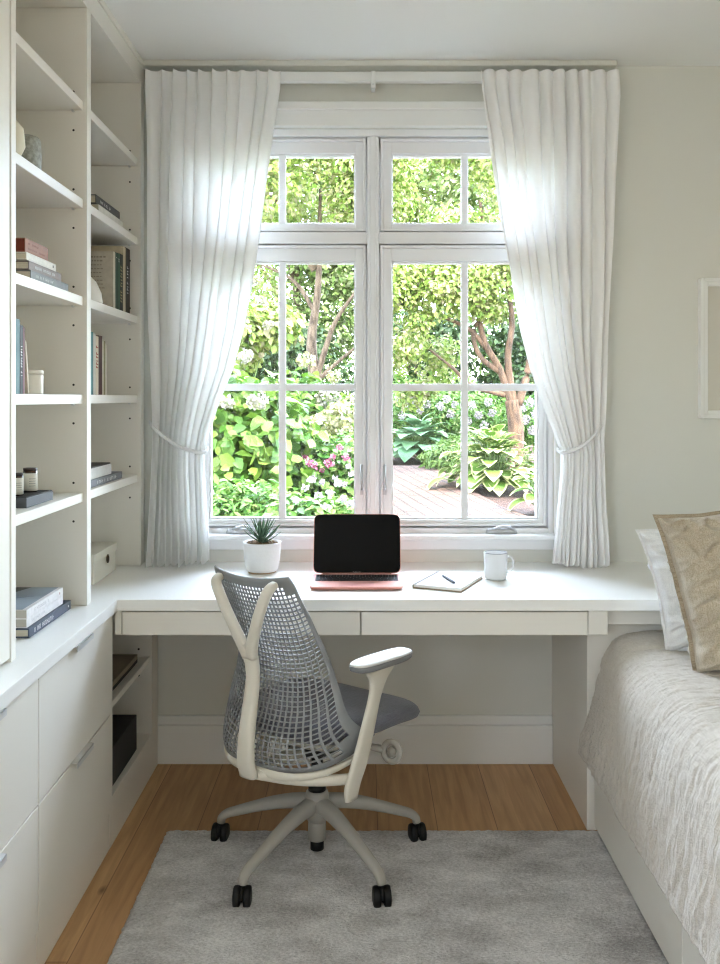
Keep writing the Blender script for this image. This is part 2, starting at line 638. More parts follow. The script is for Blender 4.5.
def spline(pts, n):
    """Catmull-Rom through points (tuples of any length)"""
    P = [np.array(p, float) for p in pts]
    P = [2 * P[0] - P[1]] + P + [2 * P[-1] - P[-2]]
    out = []
    segs = len(P) - 3
    for k in range(n):
        t = k / (n - 1) * segs
        i = min(int(t), segs - 1)
        u = t - i
        a, b, c, d = P[i:i + 4]
        out.append(0.5 * ((2 * b) + (-a + c) * u + (2 * a - 5 * b + 4 * c - d) * u * u + (-a + 3 * b - 3 * c + d) * u ** 3))
    return out

def lerp_tab(tab, x):
    return float(np.interp(x, [t[0] for t in tab], [t[1] for t in tab]))

def X(px, D):
    return (px - 365) * D / F
def Z(py, D):
    return EYE - (py - 398) * D / F

def pybox(name, m, x0, x1, y0, y1, z0, z1, parent=None, bevel=0.0, seg=2):
    b = BM()
    box(b, x0, x1, y0, y1, z0, z1)
    return obj(name, b, m, parent, bevel=bevel, seg=seg)

# ---------------------------------------------------------------- the room
YW = 3.375       # inner face of the window wall
YO = 3.50        # outer face
XL, XR, YR, ZC = -1.19, 1.78, -1.6, 2.61
struct = lambda o: tag(o, kind='structure')
WX0, WX1, WZ0, WZ1 = -0.645, 0.708, 0.845, 2.3775
struct(pybox('floor', M_wood, XL - .12, XR + .12, YR - .12, YO, -0.12, 0))
struct(pybox('ceiling', M_ceil, XL - .12, XR + .12, YR - .12, YO, ZC, ZC + 0.12))
LY0, LY1, LZ0, LZ1 = -1.20, -0.10, 1.10, 2.20
b = BM()
for a in ((YR - .12, LY0, 0, ZC), (LY1, YO, 0, ZC), (LY0, LY1, 0, LZ0), (LY0, LY1, LZ1, ZC)):
    box(b, XL - .12, XL, a[0], a[1], a[2], a[3])
struct(obj('wall_left', b, M_wall))
b = BM()
for a in ((LY0, LY0 + .04, LZ0, LZ1), (LY1 - .04, LY1, LZ0, LZ1), (LY0, LY1, LZ0, LZ0 + .04), (LY0, LY1, LZ1 - .04, LZ1), (-.665, -.635, LZ0, LZ1)):
    box(b, XL - .09, XL - .03, a[0], a[1], a[2], a[3])
struct(obj('fill_window_left', b, M_win))  # unseen window behind the camera, added to let fill daylight in
RX0, RX1, RZ0, RZ1 = -1.0, -0.5, 1.3, 2.1
b = BM()
for a in ((YR - .12, RX0, 0, ZC), (RX1, YO, 0, ZC), (RX0, RX1, 0, RZ0), (RX0, RX1, RZ1, ZC)):
    box(b, XR, XR + .12, a[0], a[1], a[2], a[3])
struct(obj('wall_right', b, M_wall))
b = BM()
for a in ((XL, WX0, 0, ZC), (WX1, XR, 0, ZC), (WX0, WX1, 0, WZ0), (WX0, WX1, WZ1, ZC)):
    box(b, a[0], a[1], YW, YO, a[2], a[3])
struct(obj('wall_back', b, M_wall))
struct(pybox('wall_front', M_wall, XL, XR, YR - .12, YR, 0, ZC))
b = BM()
for a in ((RX0, RX0 + .04, RZ0, RZ1), (RX1 - .04, RX1, RZ0, RZ1), (RX0, RX1, RZ0, RZ0 + .04), (RX0, RX1, RZ1 - .04, RZ1), (-.765, -.735, RZ0, RZ1)):
    box(b, XR + .03, XR + .09, a[0], a[1], a[2], a[3])
struct(obj('fill_window_right', b, M_win))  # second unseen window, added on the right wall for fill light
# cornice above the window
b = BM()
box(b, -0.822, 0.93, 3.31, YW, 2.588, ZC)
struct(obj('trim_1', b, M_wall, bevel=0.006))
# head casing, side casings
b = BM()
box(b, WX0 - .09, WX1 + .09, 3.352, YW, WZ1, 2.464)
box(b, WX0 - .10, WX1 + .10, 3.338, YW, 2.438, 2.466)
box(b, WX0 - .09, WX0, 3.352, YW, WZ0, WZ1)
box(b, WX1, WX1 + .09, 3.352, YW, WZ0, WZ1)
struct(obj('trim_2', b, M_trim, bevel=0.003))
b = BM()
box(b, -0.78, 0.70, 3.352, YW, 0, 0.145)
box(b, -0.78, 0.70, 3.360, YW, 0.145, 0.178)
struct(obj('baseboard_back', b, M_trim, bevel=0.003))

# ---------------------------------------------------------------- the window
b = BM()
FO = 0.0
box(b, WX0, WX0 + .018, 3.385, YO, WZ0, WZ1)
box(b, WX1 - .018, WX1, 3.385, YO, WZ0, WZ1)
box(b, WX0 + .018, WX1 - .018, 3.385, YO, WZ1 - .027, WZ1)
box(b, WX0 + .018, WX1 - .018, 3.385, YO, WZ0, WZ0 + .030)
box(b, 0.008, 0.053, 3.392, 3.475, WZ0 + .030, WZ1 - .027)
box(b, 0.020, 0.041, 3.384, 3.392, WZ0 + .030, WZ1 - .027)
box(b, WX0 + .018, 0.008, 3.392, 3.475, 1.947, 1.991)
box(b, 0.053, WX1 - .018, 3.392, 3.475, 1.947, 1.991)
for xa, xb, za, zb in ((WX0 + .018, WX0 + .036, WZ0 + .03, WZ1 - .027), (WX1 - .036, WX1 - .018, WZ0 + .03, WZ1 - .027), (-.010, .071, WZ0 + .03, WZ1 - .027),
                       (WX0 + .018, WX1 - .018, 1.930, 2.008), (WX0 + .018, WX1 - .018, WZ1 - .045, WZ1 - .027), (WX0 + .018, WX1 - .018, WZ0 + .03, WZ0 + .048)):
    box(b, xa, xb, 3.464, YO - .002, za, zb)
M_latch = mat('latch_grey', srgb(196, 198, 200), .35, metal=.3)
window = struct(obj('window_1', b, M_win, bevel=0.003))
def sash(x0, x1, z0, z1, gx0, gx1, gz0, gz1, mx0, mx1, mz=None):
    b = BM()
    y0, y1 = 3.402, 3.462
    # outer stepped frame: a proud outer band and a recessed inner band
    o = 0.011
    for (xa, xb, za, zb, yy) in ((x0, x0 + o, z0, z1, y0), (x1 - o, x1, z0, z1, y0), (x0 + o, x1 - o, z1 - o, z1, y0), (x0 + o, x1 - o, z0, z0 + o, y0),
                                 (x0 + o, gx0, z0 + o, z1 - o, y0 + .012), (gx1, x1 - o, z0 + o, z1 - o, y0 + .012),
                                 (gx0, gx1, gz1, z1 - o, y0 + .012), (gx0, gx1, z0 + o, gz0, y0 + .012)):
        box(b, xa, xb, yy, y1, za, zb)
    e = 0.006
    for (xa, xb, za, zb) in ((gx0, gx0 + e, gz0, gz1), (gx1 - e, gx1, gz0, gz1), (gx0 + e, gx1 - e, gz1 - e, gz1), (gx0 + e, gx1 - e, gz0, gz0 + e)):
        box(b, xa, xb, y0 + .024, y1, za, zb)
    s = obj('sash', b, M_win, window, bevel=0.002)
    b = BM()
    box(b, mx0, mx1, 3.425, 3.445, gz0, gz1)
    if mz:
        box(b, gx0, mx0, 3.425, 3.445, mz[0], mz[1])
        box(b, mx1, gx1, 3.425, 3.445, mz[0], mz[1])
    obj('muntin', b, M_win, s, bevel=0.003)
    b = BM()
    box(b, gx0, gx1, 3.447, 3.451, gz0, gz1)
    obj('pane', b, M_glass, s)
    return s
LX = (-0.622, 0.003, -0.592, -0.036, -0.3285, -0.3015)
RX = (0.058, 0.687, 0.1005, 0.659, 0.366, 0.3925)
for q in (LX, RX):
    sash(q[0], q[1], 1.996, 2.347, q[2], q[3], 2.026, 2.292, q[4], q[5])
    sash(q[0], q[1], 0.880, 1.943, q[2], q[3], 0.904, 1.884, q[4], q[5], (1.392, 1.419))
# sill board
b = BM()
box(b, WX0 - .10, WX1 + .005, 3.325, 3.385, 0.840, 0.857)
box(b, WX0 - .09, WX1 - .005, 3.352, YW, 0.800, 0.840)
obj('window_sill', b, M_win, window, bevel=0.003)
# crank operators on the lower rail
def crank(cx):
    b = BM()
    loft(b, [sect((cx, 3.378, 0.857 + h), (rx, 0, 0), (0, ry, 0), 20, 3) for h, rx, ry in ((0, .060, .016), (.010, .058, .015), (.018, .050, .012))])
    tube(b, [(cx - .035, 3.372, .872), (cx, 3.366, .884), (cx + .025, 3.366, .882), (cx + .045, 3.368, .870)], .007, 8, ry=.006)
    obj('crank_handle', b, M_latch, window, smooth=True)
crank(0.512)
crank(-0.462)
for cx in (-0.012, 0.074):
    b = BM()
    box(b, cx - .006, cx + .006, 3.396, 3.404, 1.00, 1.11)
    tube(b, [(cx, 3.396, 1.02), (cx, 3.380, 1.03), (cx, 3.378, 1.07), (cx, 3.382, 1.115)], .0055, 8)
    obj('sash_lock', b, M_latch, window, smooth=False)

# ---------------------------------------------------------------- curtain track, curtains, ties
b = BM()
box(b, -0.80, 0.92, 3.318, 3.326, 2.533, 2.568)
box(b, -0.80, 0.92, 3.306, 3.330, 2.528, 2.534)
trk = obj('curtain_track', b, M_trim, bevel=0.001)
tag(trk, 'slim white curtain track running along the wall above the window', 'curtain track')
b = BM()
box(b, 0.022, 0.038, 3.300, 3.352, 2.502, 2.566)
obj('bracket', b, M_trim, trk, bevel=0.002)
b = BM()
loft(b, [sect((0.03, 3.2995, 2.515), (.004, 0, 0), (0, 0, .004), 10), sect((0.03, 3.298, 2.515), (.004, 0, 0), (0, 0, .004), 10)])
obj('screw', b, M_metal, trk)

def curtain(flip, inner, outer, label):
    """inner/outer: lists of (height, x) of the panel's edge nearest the window's middle / farthest from it"""
    nu, nv = 260, 130
    z0, z1 = 0.762, 2.556
    folds = 10
    bm = BM()
    rows = []
    ph = [random.uniform(-1.1, 1.1) for _ in range(folds + 2)]
    amp_r = [random.uniform(.45, 1.35) for _ in range(folds + 2)]
    for j in range(nv + 1):
        v = j / nv
        z = z0 + (z1 - z0) * v
        xi = lerp_tab(inner, z)
        xo = lerp_tab(outer, z)
        tie = math.exp(-((z - 1.19) / 0.16) ** 2)
        row = []
        for i in range(nu + 1):
            u = i / nu
            # fold phase drifts with height so the pleats fan out
            uu = u + 0.012 * math.sin(5 * z + 9 * u)
            ff = uu * folds
            k = min(int(ff), folds)
            loc = ph[k] * (1 - (ff - k)) + ph[k + 1] * (ff - k)
            am = amp_r[k] * (1 - (ff - k)) + amp_r[k + 1] * (ff - k)
            head = max(0.0, (z - 2.46) / 0.1)
            a = (0.020 + 0.010 * (1 - v)) * am * (1 - 0.25 * head)
            s = math.sin(2 * PI * ff + loc * (1 - 0.7 * head) * 1.6)
            s = s + 0.12 * math.sin(4 * PI * ff + 1.3 + 3 * loc)
            sharp = math.copysign(abs(s) ** (0.8), s)
            y = 3.272 + a * sharp
            y -= tie * 0.010 * math.cos((u - .5) * PI) 
            x = xi + (xo - xi) * u + 0.35 * a * math.cos(2 * PI * ff + loc) * (0.6 + 0.4 * v)
            wv = noise.noise(Vector((u * 6, z * 1.3, 3.1 if flip else 8.2))) * 0.006
            zz = z
            if j == 0:
                zz = z + 0.010 * math.sin(2 * PI * ff + 1) * am + 0.03 * (0.5 - u) * 0.5
            elif z < 0.87:
                zz = z + (0.87 - z) / 0.108 * (0.010 * math.sin(2 * PI * ff + 1) * am + 0.015 * (0.5 - u))
            x = min(max(x, -0.808), 10) if not flip else x
            row.append(bm.verts.new((x, y + wv, zz)))
        rows.append(row)
    for j in range(nv):
        hem = (z0 + (z1 - z0) * (j + .5) / nv) < 0.905 or (z0 + (z1 - z0) * (j + .5) / nv) > 2.46
        for i in range(nu):
            f = bm.faces.new((rows[j][i], rows[j][i + 1], rows[j + 1][i + 1], rows[j + 1][i]))
            f.smooth = True
            f.material_index = 1 if hem else 0
    o = obj('curtain', bm, [M_curtain, M_hem], smooth=True)
    tag(o, label, 'curtain')
    return o
D_ = 3.27
L_in = [(Z(y, D_), X(x, D_)) for y, x in ((570, 209), (540, 209), (500, 206), (470, 204), (452, 204), (430, 209), (400, 219), (370, 231), (330, 242), (290, 250), (230, 260), (150, 271), (90, 279), (60, 280))]
L_out = [(Z(y, D_), X(x, D_)) for y, x in ((570, 147), (500, 150), (440, 153), (380, 152), (300, 149), (150, 146), (60, 144))]
R_in = [(Z(y, D_), X(x, D_)) for y, x in ((570, 551), (540, 554), (500, 558), (470, 561), (452, 561), (430, 553), (400, 541), (370, 530), (330, 519), (290, 511), (230, 500), (150, 489), (90, 480), (60, 479))]
R_out = [(Z(y, D_), X(x, D_)) for y, x in ((570, 607), (540, 606), (500, 603), (440, 601), (400, 604), (300, 609), (180, 613), (90, 618), (60, 618))]
curtain(False, L_in, L_out, 'sheer white linen curtain tied back beside the bookcase')
curtain(True, R_in, R_out, 'sheer white linen curtain tied back beside the framed picture')

def tie(pts, hook, label):
    b = BM()
    p3 = spline(pts, 30)
    tube(b, p3, 0.005, 8, ry=.007)
    o = obj('curtain_tie', b, M_wlinen, smooth=True)
    tag(o, label, 'curtain tie')
    b = BM()
    tube(b, [(hook[0], YW - .001, hook[1]), (hook[0], 3.33, hook[1]), (hook[0], 3.32, hook[1] + .012)], .004, 8)
    obj('hook', b, M_metal, o, smooth=True)
def PT(px, py, D):
    return (X(px, D), D, Z(py, D))
tie([PT(151, 424, 3.33), PT(153, 427, 3.25), PT(163, 436, 3.222), PT(180, 447, 3.215), PT(197, 452, 3.222), PT(205, 452, 3.25), PT(206, 447, 3.30), PT(190, 440, 3.325)],
    (X(151, 3.34), Z(424, 3.34)), 'thin white tie cord around the curtain beside the bookcase')
tie([PT(603, 424, 3.33), PT(601, 427, 3.25), PT(593, 437, 3.222), PT(580, 447, 3.215), PT(567, 452, 3.222), PT(560, 452, 3.25), PT(559, 447, 3.30), PT(575, 440, 3.325)],
    (X(603, 3.34), Z(424, 3.34)), 'thin white tie cord around the curtain nearest the picture')

# ---------------------------------------------------------------- worktop (L shaped, one piece)
def prism(bm, outline, z0, z1, mi=0):
    n = len(outline)
    lo = [bm.verts.new((x, y, z0)) for x, y in outline]
    hi = [bm.verts.new((x, y, z1)) for x, y in outline]
    for f in [lo[::-1], hi] + [(lo[i], lo[(i + 1) % n], hi[(i + 1) % n], hi[i]) for i in range(n)]:
        bm.faces.new(f).material_index = mi
    return bm
b = BM()
prism(b, [(XL, 1.2), (-0.755, 1.2), (-0.755, 2.744), (XR, 2.744), (XR, YW), (XL, YW)], 0.715, 0.75)
o = obj('worktop', b, M_top, bevel=0.002)
tag(o, 'smooth white L-shaped worktop forming the desk under the window', 'worktop')

# desk drawers under the worktop, hung in an apron
desk = empty('desk_apron', (-0.03, 2.75, 0.63), label='shallow white drawer unit hung under the worktop', cat='desk drawer unit')
b = BM()
box(b, -0.770, 0.684, 2.800, 2.815, 0.640, 0.714)
box(b, -0.766, -0.7460, 2.756, 2.800, 0.640, 0.714)
box(b, -0.770, 0.700, 2.815, 3.25, 0.700, 0.714)
box(b, -0.0155, -0.0115, 2.815, 3.24, 0.643, 0.700)
obj('body', b, M_cab, desk, bevel=0.001)
for x0, x1 in ((-0.7430, -0.0160), (-0.0110, 0.6820)):
    b = BM()
    box(b, x0, x1, 2.755, 2.772, 0.6385, 0.7095)
    obj('drawer', b, M_cab, desk, bevel=0.0015)

# end cabinet right of the knee space
b = BM()
box(b, 0.701, XR - .002, 2.842, YW - .002, 0, 0.714)
box(b, 0.685, 0.745, 2.762, 2.842, 0.6385, 0.714)
box(b, 0.747, XR - .002, 2.800, 2.842, 0.66, 0.714)
o = obj('end_cabinet', b, M_cab, bevel=0.0015)
tag(o, 'plain white cabinet under the worktop at the head of the bed', 'cabinet')

# ---------------------------------------------------------------- base cabinets on the left
XF = -0.768
# drawer cabinet
def drawer_cabinet(y0, y1, label):
    root = empty('drawer_cabinet', ((XL + XF) / 2, (y0 + y1) / 2, 0), label=label, cat='drawer cabinet', group='drawer cabinets under the bookcase')
    b = BM()
    box(b, XL + .002, XF - .045, y0, y1, 0.106, 0.714)
    box(b, XL + .002, XF - .005, y0, y1, 0, 0.106)
    obj('body', b, M_cab, root, bevel=0.001)
    for z0, z1 in ((0.4097, 0.711), (0.1105, 0.4055)):
        b = BM()
        box(b, XF - .019, XF, y0 + .0012, y1 - .0012, z0, z1)
        d = obj('drawer', b, M_cab, root, bevel=0.0015)
        b = BM()
        c = (y0 + y1) / 2 + 0.005
        box(b, XF - .010, XF + .016, c - .070, c + .070, z1 + .0002, z1 + .0028)
        box(b, XF + .0135, XF + .016, c - .070, c + .070, z1 - .012, z1 + .0028)
        obj('handle', b, M_metal, d, bevel=0.0006)
drawer_cabinet(2.12, 2.722, 'white two-drawer cabinet next to the open niche under the desk')
drawer_cabinet(1.515, 2.117, 'white two-drawer cabinet cut by the photo edge, below the tall cupboard')

# open niche cabinet
nic = empty('niche_cabinet', (-0.98, 3.0, 0), label='white open-shelved cabinet niche under the corner of the desk', cat='cabinet')
b = BM()
box(b, XL + .002, XF - .004, 2.724, 2.752, 0, 0.714)
box(b, XL + .002, XF - .004, 3.262, 3.350, 0, 0.714)
box(b, XL + .002, XL + .012, 2.752, 3.262, 0, 0.714)
box(b, XL + .012, XF - .004, 2.752, 3.262, 0, 0.148)
box(b, XL + .012, XF - .010, 2.752, 3.262, 0.690, 0.714)
obj('body', b, M_cab, nic, bevel=0.001)
b = BM()
box(b, XL + .012, XF - .012, 2.7525, 3.2615, 0.408, 0.428)
obj('shelf', b, M_cab, nic, bevel=0.001)
for z in (.395, .36, .455, .60):
    b = BM()
    loft(b, [sect((-0.82, 3.2618, z), (.004, 0, 0), (0, 0, .004), 8), sect((-0.82, 3.2600, z), (.004, 0, 0), (0, 0, .004), 8)])
    obj('pin_hole', b, M_hole, nic)

# ---------------------------------------------------------------- bookcase on the worktop
XS = -0.822
bc = empty('bookcase', (-1.0, 2.7, 0.75), label='tall white built-in bookcase standing on the worktop', cat='bookcase')
def upright(y0, y1, z1=2.52, holes=None):
    b = BM()
    box(b, XL + .010, XS, y0, y1, 0.7505, z1)
    return obj('upright', b, M_cab, bc, bevel=0.0015)
upright(2.092, 2.120)
ups = {2.662: upright(2.662, 2.700), 3.300: upright(3.300, 3.345)}
SHZ = [1.085, 1.375, 1.665, 1.953, 2.242]
b = BM()
box(b, XL + .001, XL + .010, 2.12, 3.345, 0.7505, 2.52)
obj('back_panel', b, M_cab, bc)
for (y0, y1) in ((2.1205, 2.6615), (2.7005, 3.2995)):
    for z in SHZ:
        b = BM()
        box(b, XL + .0105, XS - .012, y0, y1, z - .027, z)
        s = obj('shelf', b, M_cab, bc, bevel=0.0015)
    for z in SHZ:
        for dz in (.029, -.085):
            b = BM()
            loft(b, [sect((-.862, y1 + .0006, z + dz), (.0035, 0, 0), (0, 0, .0035), 8), sect((-.862, y1 - .0004, z + dz), (.0035, 0, 0), (0, 0, .0035), 8)])
            obj('pin_hole', b, M_hole, ups[2.662 if y1 < 3 else 3.300])
        b = BM()
        loft(b, [sect((-.862, y1 - .001, z - .030), (.004, 0, 0), (0, 0, .003), 8), sect((-.862, y1 - .012, z - .030), (.004, 0, 0), (0, 0, .003), 8)])
        obj('shelf_pin', b, M_metal, bc)
b = BM()
box(b, XL + .010, XS, 1.40, 3.345, 2.5205, 2.609)
box(b, XS, XS + .006, 1.40, 3.345, 2.585, 2.609)
obj('top_panel', b, M_cab, bc, bevel=0.0015)

# tall cupboard nearer the camera
cup = empty('tall_cupboard', (-1.0, 1.75, 0.75), label='tall white cupboard at the photo edge, in front of the bookcase', cat='cupboard')
b = BM()
box(b, XL + .010, XS - .024, 1.45, 2.091, 0.7505, 2.52)
obj('body', b, M_cab, cup)
b = BM()
box(b, XS - .023, XS, 1.46, 2.083, 0.762, 2.512)
obj('door', b, M_cab, cup, bevel=0.002)

# ---------------------------------------------------------------- books and things on the shelves
PAPER = mat('book_paper', srgb(222, 212, 190), 0.95, col2=srgb(200, 188, 164), noise_scale=300, stretch=(0.05, 0.05, 3))
def cov(name, r, g, bb, rough=0.6):
    return mat(name, srgb(r, g, bb), rough, noise_amt=0.12, noise_scale=60)
def book(label, x0, x1, y0, y1, z0, z1, cover, thick='z', group=None, name='book', paper=PAPER, marks=None, lean=0, hard=.0025):
    """spine faces +X. thick: axis of the thickness."""
    c = ((x0 + x1) / 2, (y0 + y1) / 2, z0)
    root = empty(name, c, label=label, cat='book', group=group)
    b = BM()
    t = hard
    if thick == 'z':
        box(b, x0, x1, y0, y1, z0, z0 + t); box(b, x0, x1, y0, y1, z1 - t, z1); box(b, x1 - t, x1, y0, y1, z0 + t, z1 - t)
    else:
        box(b, x0, x1, y0, y0 + t, z0, z1); box(b, x0, x1, y1 - t, y1, z0, z1); box(b, x1 - t, x1, y0 + t, y1 - t, z0, z1)
    obj('cover', b, cover, root, bevel=0.0006)
    b = BM()
    g = .0035
    if thick == 'z':
        box(b, x0 + g, x1 - t, y0 + g, y1 - g, z0 + t, z1 - t)
    else:
        box(b, x0 + g, x1 - t, y0 + t, y1 - t, z0 + g, z1 - g)
    obj('pages', b, paper, root)
    if marks:
        for (nm, m, a) in marks:
            b = BM()
            for q in a:
                box(b, *q)
            obj(nm, b, m, root)
    if lean:
        root.rotation_euler = (lean, 0, 0)
    return root
M_ink = mat('ink_grey', srgb(120, 118, 116), 0.7)
M_inkw = mat('ink_white', srgb(226, 226, 224), 0.7)
M_inkr = mat('ink_red', srgb(160, 52, 50), 0.7)
def spine_marks(x, y0, y1, z0, z1, n, seed):
    """illegible small lettering on a spine, as little strokes"""
    r = random.Random(seed)
    out = []
    w_ = (y1 - y0) / n
    for i in range(n):
        if r.random() < 0.12:
            continue
        a = y0 + i * w_
        out.append((x, x + .0003, a, a + w_ * .22, z0, z1))
        if r.random() < .7:
            zz = r.choice((z0, (z0 + z1) / 2 - (z1 - z0) * .09, z1 - (z1 - z0) * .18))
            out.append((x, x + .0003, a + w_ * .22, a + w_ * .7, zz, zz + (z1 - z0) * .18))
    return out
def vmarks(x, y0, y1, z0, z1, n, seed):
    r = random.Random(seed)
    out = []
    h = (z1 - z0) / n
    for i in range(n):
        if r.random() < 0.12:
            continue
        a = z0 + i * h
        out.append((x, x + .0003, y0, y1, a, a + h * .25))
        if r.random() < .7:
            out.append((x, x + .0003, y0, y0 + (y1 - y0) * .3, a + h * .25, a + h * .7))
    return out
G1 = 'books stacked flat in the bay nearest the camera, third shelf up'
book('brick-red cloth-bound book on top of the four-book stack', -1.05, -.860, 2.278, 2.442, 1.7355, 1.771, cov('brick_cloth', 150, 98, 68), group=G1,
     paper=mat('red_edge_paper', srgb(120, 52, 34), .9), marks=[('title_lettering', mat('ink_brown', srgb(120, 72, 54), .7), spine_marks(-.860, 2.30, 2.42, 1.744, 1.749, 16, 1) + spine_marks(-.860, 2.30, 2.38, 1.757, 1.762, 12, 3))])
book('thin white paperback directly under the brick-red book', -1.06, -.852, 2.265, 2.482, 1.7137, 1.733, cov('white_cover', 228, 224, 212), group=G1,
     marks=[('title_lettering', M_ink, [(-.852, -.8517, 2.455, 2.464, 1.720, 1.727)])])
book('mauve-grey book second from the bottom of the four-book stack', -1.06, -.850, 2.276, 2.520, 1.6907, 1.7127, cov('mauve_cover', 138, 126, 120), group=G1,
     marks=[('title_lettering', M_inkw, spine_marks(-.850, 2.32, 2.47, 1.698, 1.705, 20, 4))])
book('pale grey book at the bottom of the four-book stack', -1.07, -.848, 2.284, 2.572, 1.6655, 1.690, cov('grey_cover', 128, 132, 130), group=G1,
     marks=[('title_lettering', M_inkw, spine_marks(-.848, 2.32, 2.45, 1.675, 1.682, 18, 5))])
G2 = 'books standing upright in the bay nearest the camera'
book('tall teal book at the near end of the leaning upright row', -1.02, -.858, 2.212, 2.238, 1.3755, 1.560, cov('teal_cover', 86, 122, 124), 'y', G2)
book('black book with white spine lettering beside the leaning cream book', -1.02, -.858, 2.2390, 2.258, 1.3755, 1.547, cov('black_cover', 30, 30, 32), 'y', G2,
     marks=[('title_lettering', M_inkw, vmarks(-.858, 2.2445, 2.2525, 1.42, 1.50, 11, 6))])
book('maroon book squeezed between the black and the leaning cream book', -1.02, -.858, 2.2590, 2.270, 1.3755, 1.543, cov('maroon_cover', 128, 84, 88), 'y', G2)
book('thin cream book leaning at a slant beside the white canister', -1.01, -.858, 2.2930, 2.302, 1.3770, 1.512, cov('cream_cover', 226, 216, 196), 'y', G2, lean=R(9))
M_cer = mat('cream_ceramic', srgb(232, 228, 216), 0.35)
M_speck = mat('speckled_stoneware', srgb(176, 178, 168), 0.6, col2=srgb(140, 142, 132), noise_scale=90)
can = empty('canister', (-.888, 2.40, 1.3755), label='small lidded white canister beside the leaning cream book', cat='canister')
b = BM(); lathe(b, (-.888, 2.40, 1.3755), [(.0, 0), (.027, 0), (.029, .002), (.029, .050), (.026, .052), (0, .052)], 28)
obj('body', b, M_cer, can, smooth=False, bevel=.0005)
b = BM(); lathe(b, (-.888, 2.40, 1.428), [(0, 0), (.0295, 0), (.0295, .009), (.028, .011), (0, .011)], 28)
obj('lid', b, M_cer, can)
b = BM(); lathe(b, (-.908, 2.40, 1.9535), [(0, 0), (.038, 0), (.042, .004), (.043, .06), (.041, .098), (.037, .106), (.034, .106), (.037, .09), (.037, .01), (0, .008)], 32)
o = obj('stoneware_cup', b, M_speck, smooth=True)
tag(o, 'speckled grey stoneware cup on the bookcase shelf nearest the camera', 'cup')
b = BM(); lathe(b, (-.953, 2.30, 1.9535), [(0, 0), (.035, 0), (.062, .02), (.080, .06), (.076, .105), (.05, .135), (.028, .145), (.024, .142), (.02, .13), (0, .13)], 36)
o = obj('round_vase', b, mat('sand_ceramic', srgb(212, 202, 174), .6), smooth=True)
tag(o, 'sand-coloured round vase mostly hidden behind the bookcase edge', 'vase')
# tray with candle jars
tray = empty('tray', (-.95, 2.37, 1.0855), label='dark slate tray carrying two candle jars', cat='tray')
b = BM(); box(b, -1.05, -.858, 2.282, 2.475, 1.0855, 1.110)
obj('base', b, mat('slate_side', srgb(78, 80, 84), .6), tray, bevel=.001)
b = BM(); box(b, -1.049, -.860, 2.284, 2.473, 1.1102, 1.1125)
obj('top_surface', b, M_blackbox, tray)
def jar(x, y, r, h, label):
    root = empty('candle_jar', (x, y, 1.1127), label=label, cat='candle jar', group='candle jars on the slate tray')
    amber = mat('amber_glass', srgb(62, 40, 26), .2, coat=.5)
    b = BM(); lathe(b, (x, y, 1.1127), [(0, 0), (r, 0), (r, h * .86), (r * .9, h * .9), (0, h * .9)], 28)
    obj('glass', b, amber, root, smooth=False)
    b = BM(); lathe(b, (x, y, 1.1127 + h * .9), [(0, 0), (r * .98, 0), (r * .98, h * .10), (0, h * .10)], 28)
    obj('lid', b, mat('dark_cap', srgb(54, 40, 32), .4), root)
    b = BM(); lathe(b, (x, y, 1.1127 + h * .05), [(r * 1.01, 0), (r * 1.01, h * .74)], 28)
    l = obj('paper_label', b, mat('label_paper', srgb(228, 224, 210), .8), root, smooth=True)
    b = BM()
    for k in range(4):
        a = 2 * PI * 0.0
        zz = 1.1127 + h * (.25 + .1 * k)
        for s in range(-3, 3):
            a0 = -0.9 + s * .16; a1 = a0 + .13
            rr = r * 1.02
            vs = [b.verts.new((x + rr * math.cos(t), y + rr * math.sin(t), q)) for t, q in ((a0, zz), (a1, zz), (a1, zz + h * .02), (a0, zz + h * .02))]
            b.faces.new(vs)
    obj('label_print', b, M_ink, l)
jar(-.902, 2.425, .0185, .064, 'larger amber candle jar with a cream label at the back of the tray')
jar(-.902, 2.335, .0150, .058, 'smaller amber candle jar with a cream label at the front of the tray')
# art books on the counter
G3 = 'large books stacked on the worktop beneath the bookcase'
navy = cov('navy_cloth', 72, 80, 94)
book('slate-blue hardback at the bottom of the worktop stack', -1.10, -.858, 2.300, 2.625, .7508, .7755, navy, group=G3,
     marks=[('title_lettering', M_inkw, spine_marks(-.858, 2.335, 2.48, .757, .769, 20, 8)), ('spine_emblem', M_inkw, [(-.858, -.8577, 2.60, 2.606, .760, .766)])], hard=.004)
book('plain white paperback in the middle of the worktop stack', -1.09, -.866, 2.304, 2.580, .7760, .7990, cov('white_board', 236, 232, 230), group=G3, hard=.0015,
     marks=[('title_lettering', mat('ink_pale', srgb(196, 190, 190), .7), spine_marks(-.866, 2.34, 2.44, .784, .791, 14, 9))], paper=mat('grey_paper', srgb(188, 182, 170), .9))
top = book('white book with a blue-grey seascape cover on top of the worktop stack', -1.09, -.866, 2.304, 2.580, .7993, .8225, cov('white_board', 236, 232, 230), group=G3, hard=.0015,
     marks=[('title_lettering', mat('ink_pale', srgb(196, 190, 190), .7), spine_marks(-.866, 2.36, 2.47, .807, .815, 14, 10)),
            ('spine_emblem', mat('ink_rose', srgb(190, 150, 146), .7), [(-.866, -.8657, 2.55, 2.556, .808, .814)])], paper=mat('grey_paper', srgb(188, 182, 170), .9))
b = BM(); box(b, -1.088, -.878, 2.306, 2.578, .8226, .8229)
art = obj('cover_picture', b, mat('seascape', srgb(150, 164, 176), .35, col2=srgb(112, 126, 140), noise_scale=7), top)
b = BM()
prism(b, [(-1.088, 2.46), (-.98, 2.50), (-.955, 2.577), (-1.088, 2.577)], .8229, .8231)
prism(b, [(-1.02, 2.39), (-.91, 2.46), (-.905, 2.464), (-1.01, 2.404)], .8229, .8231)
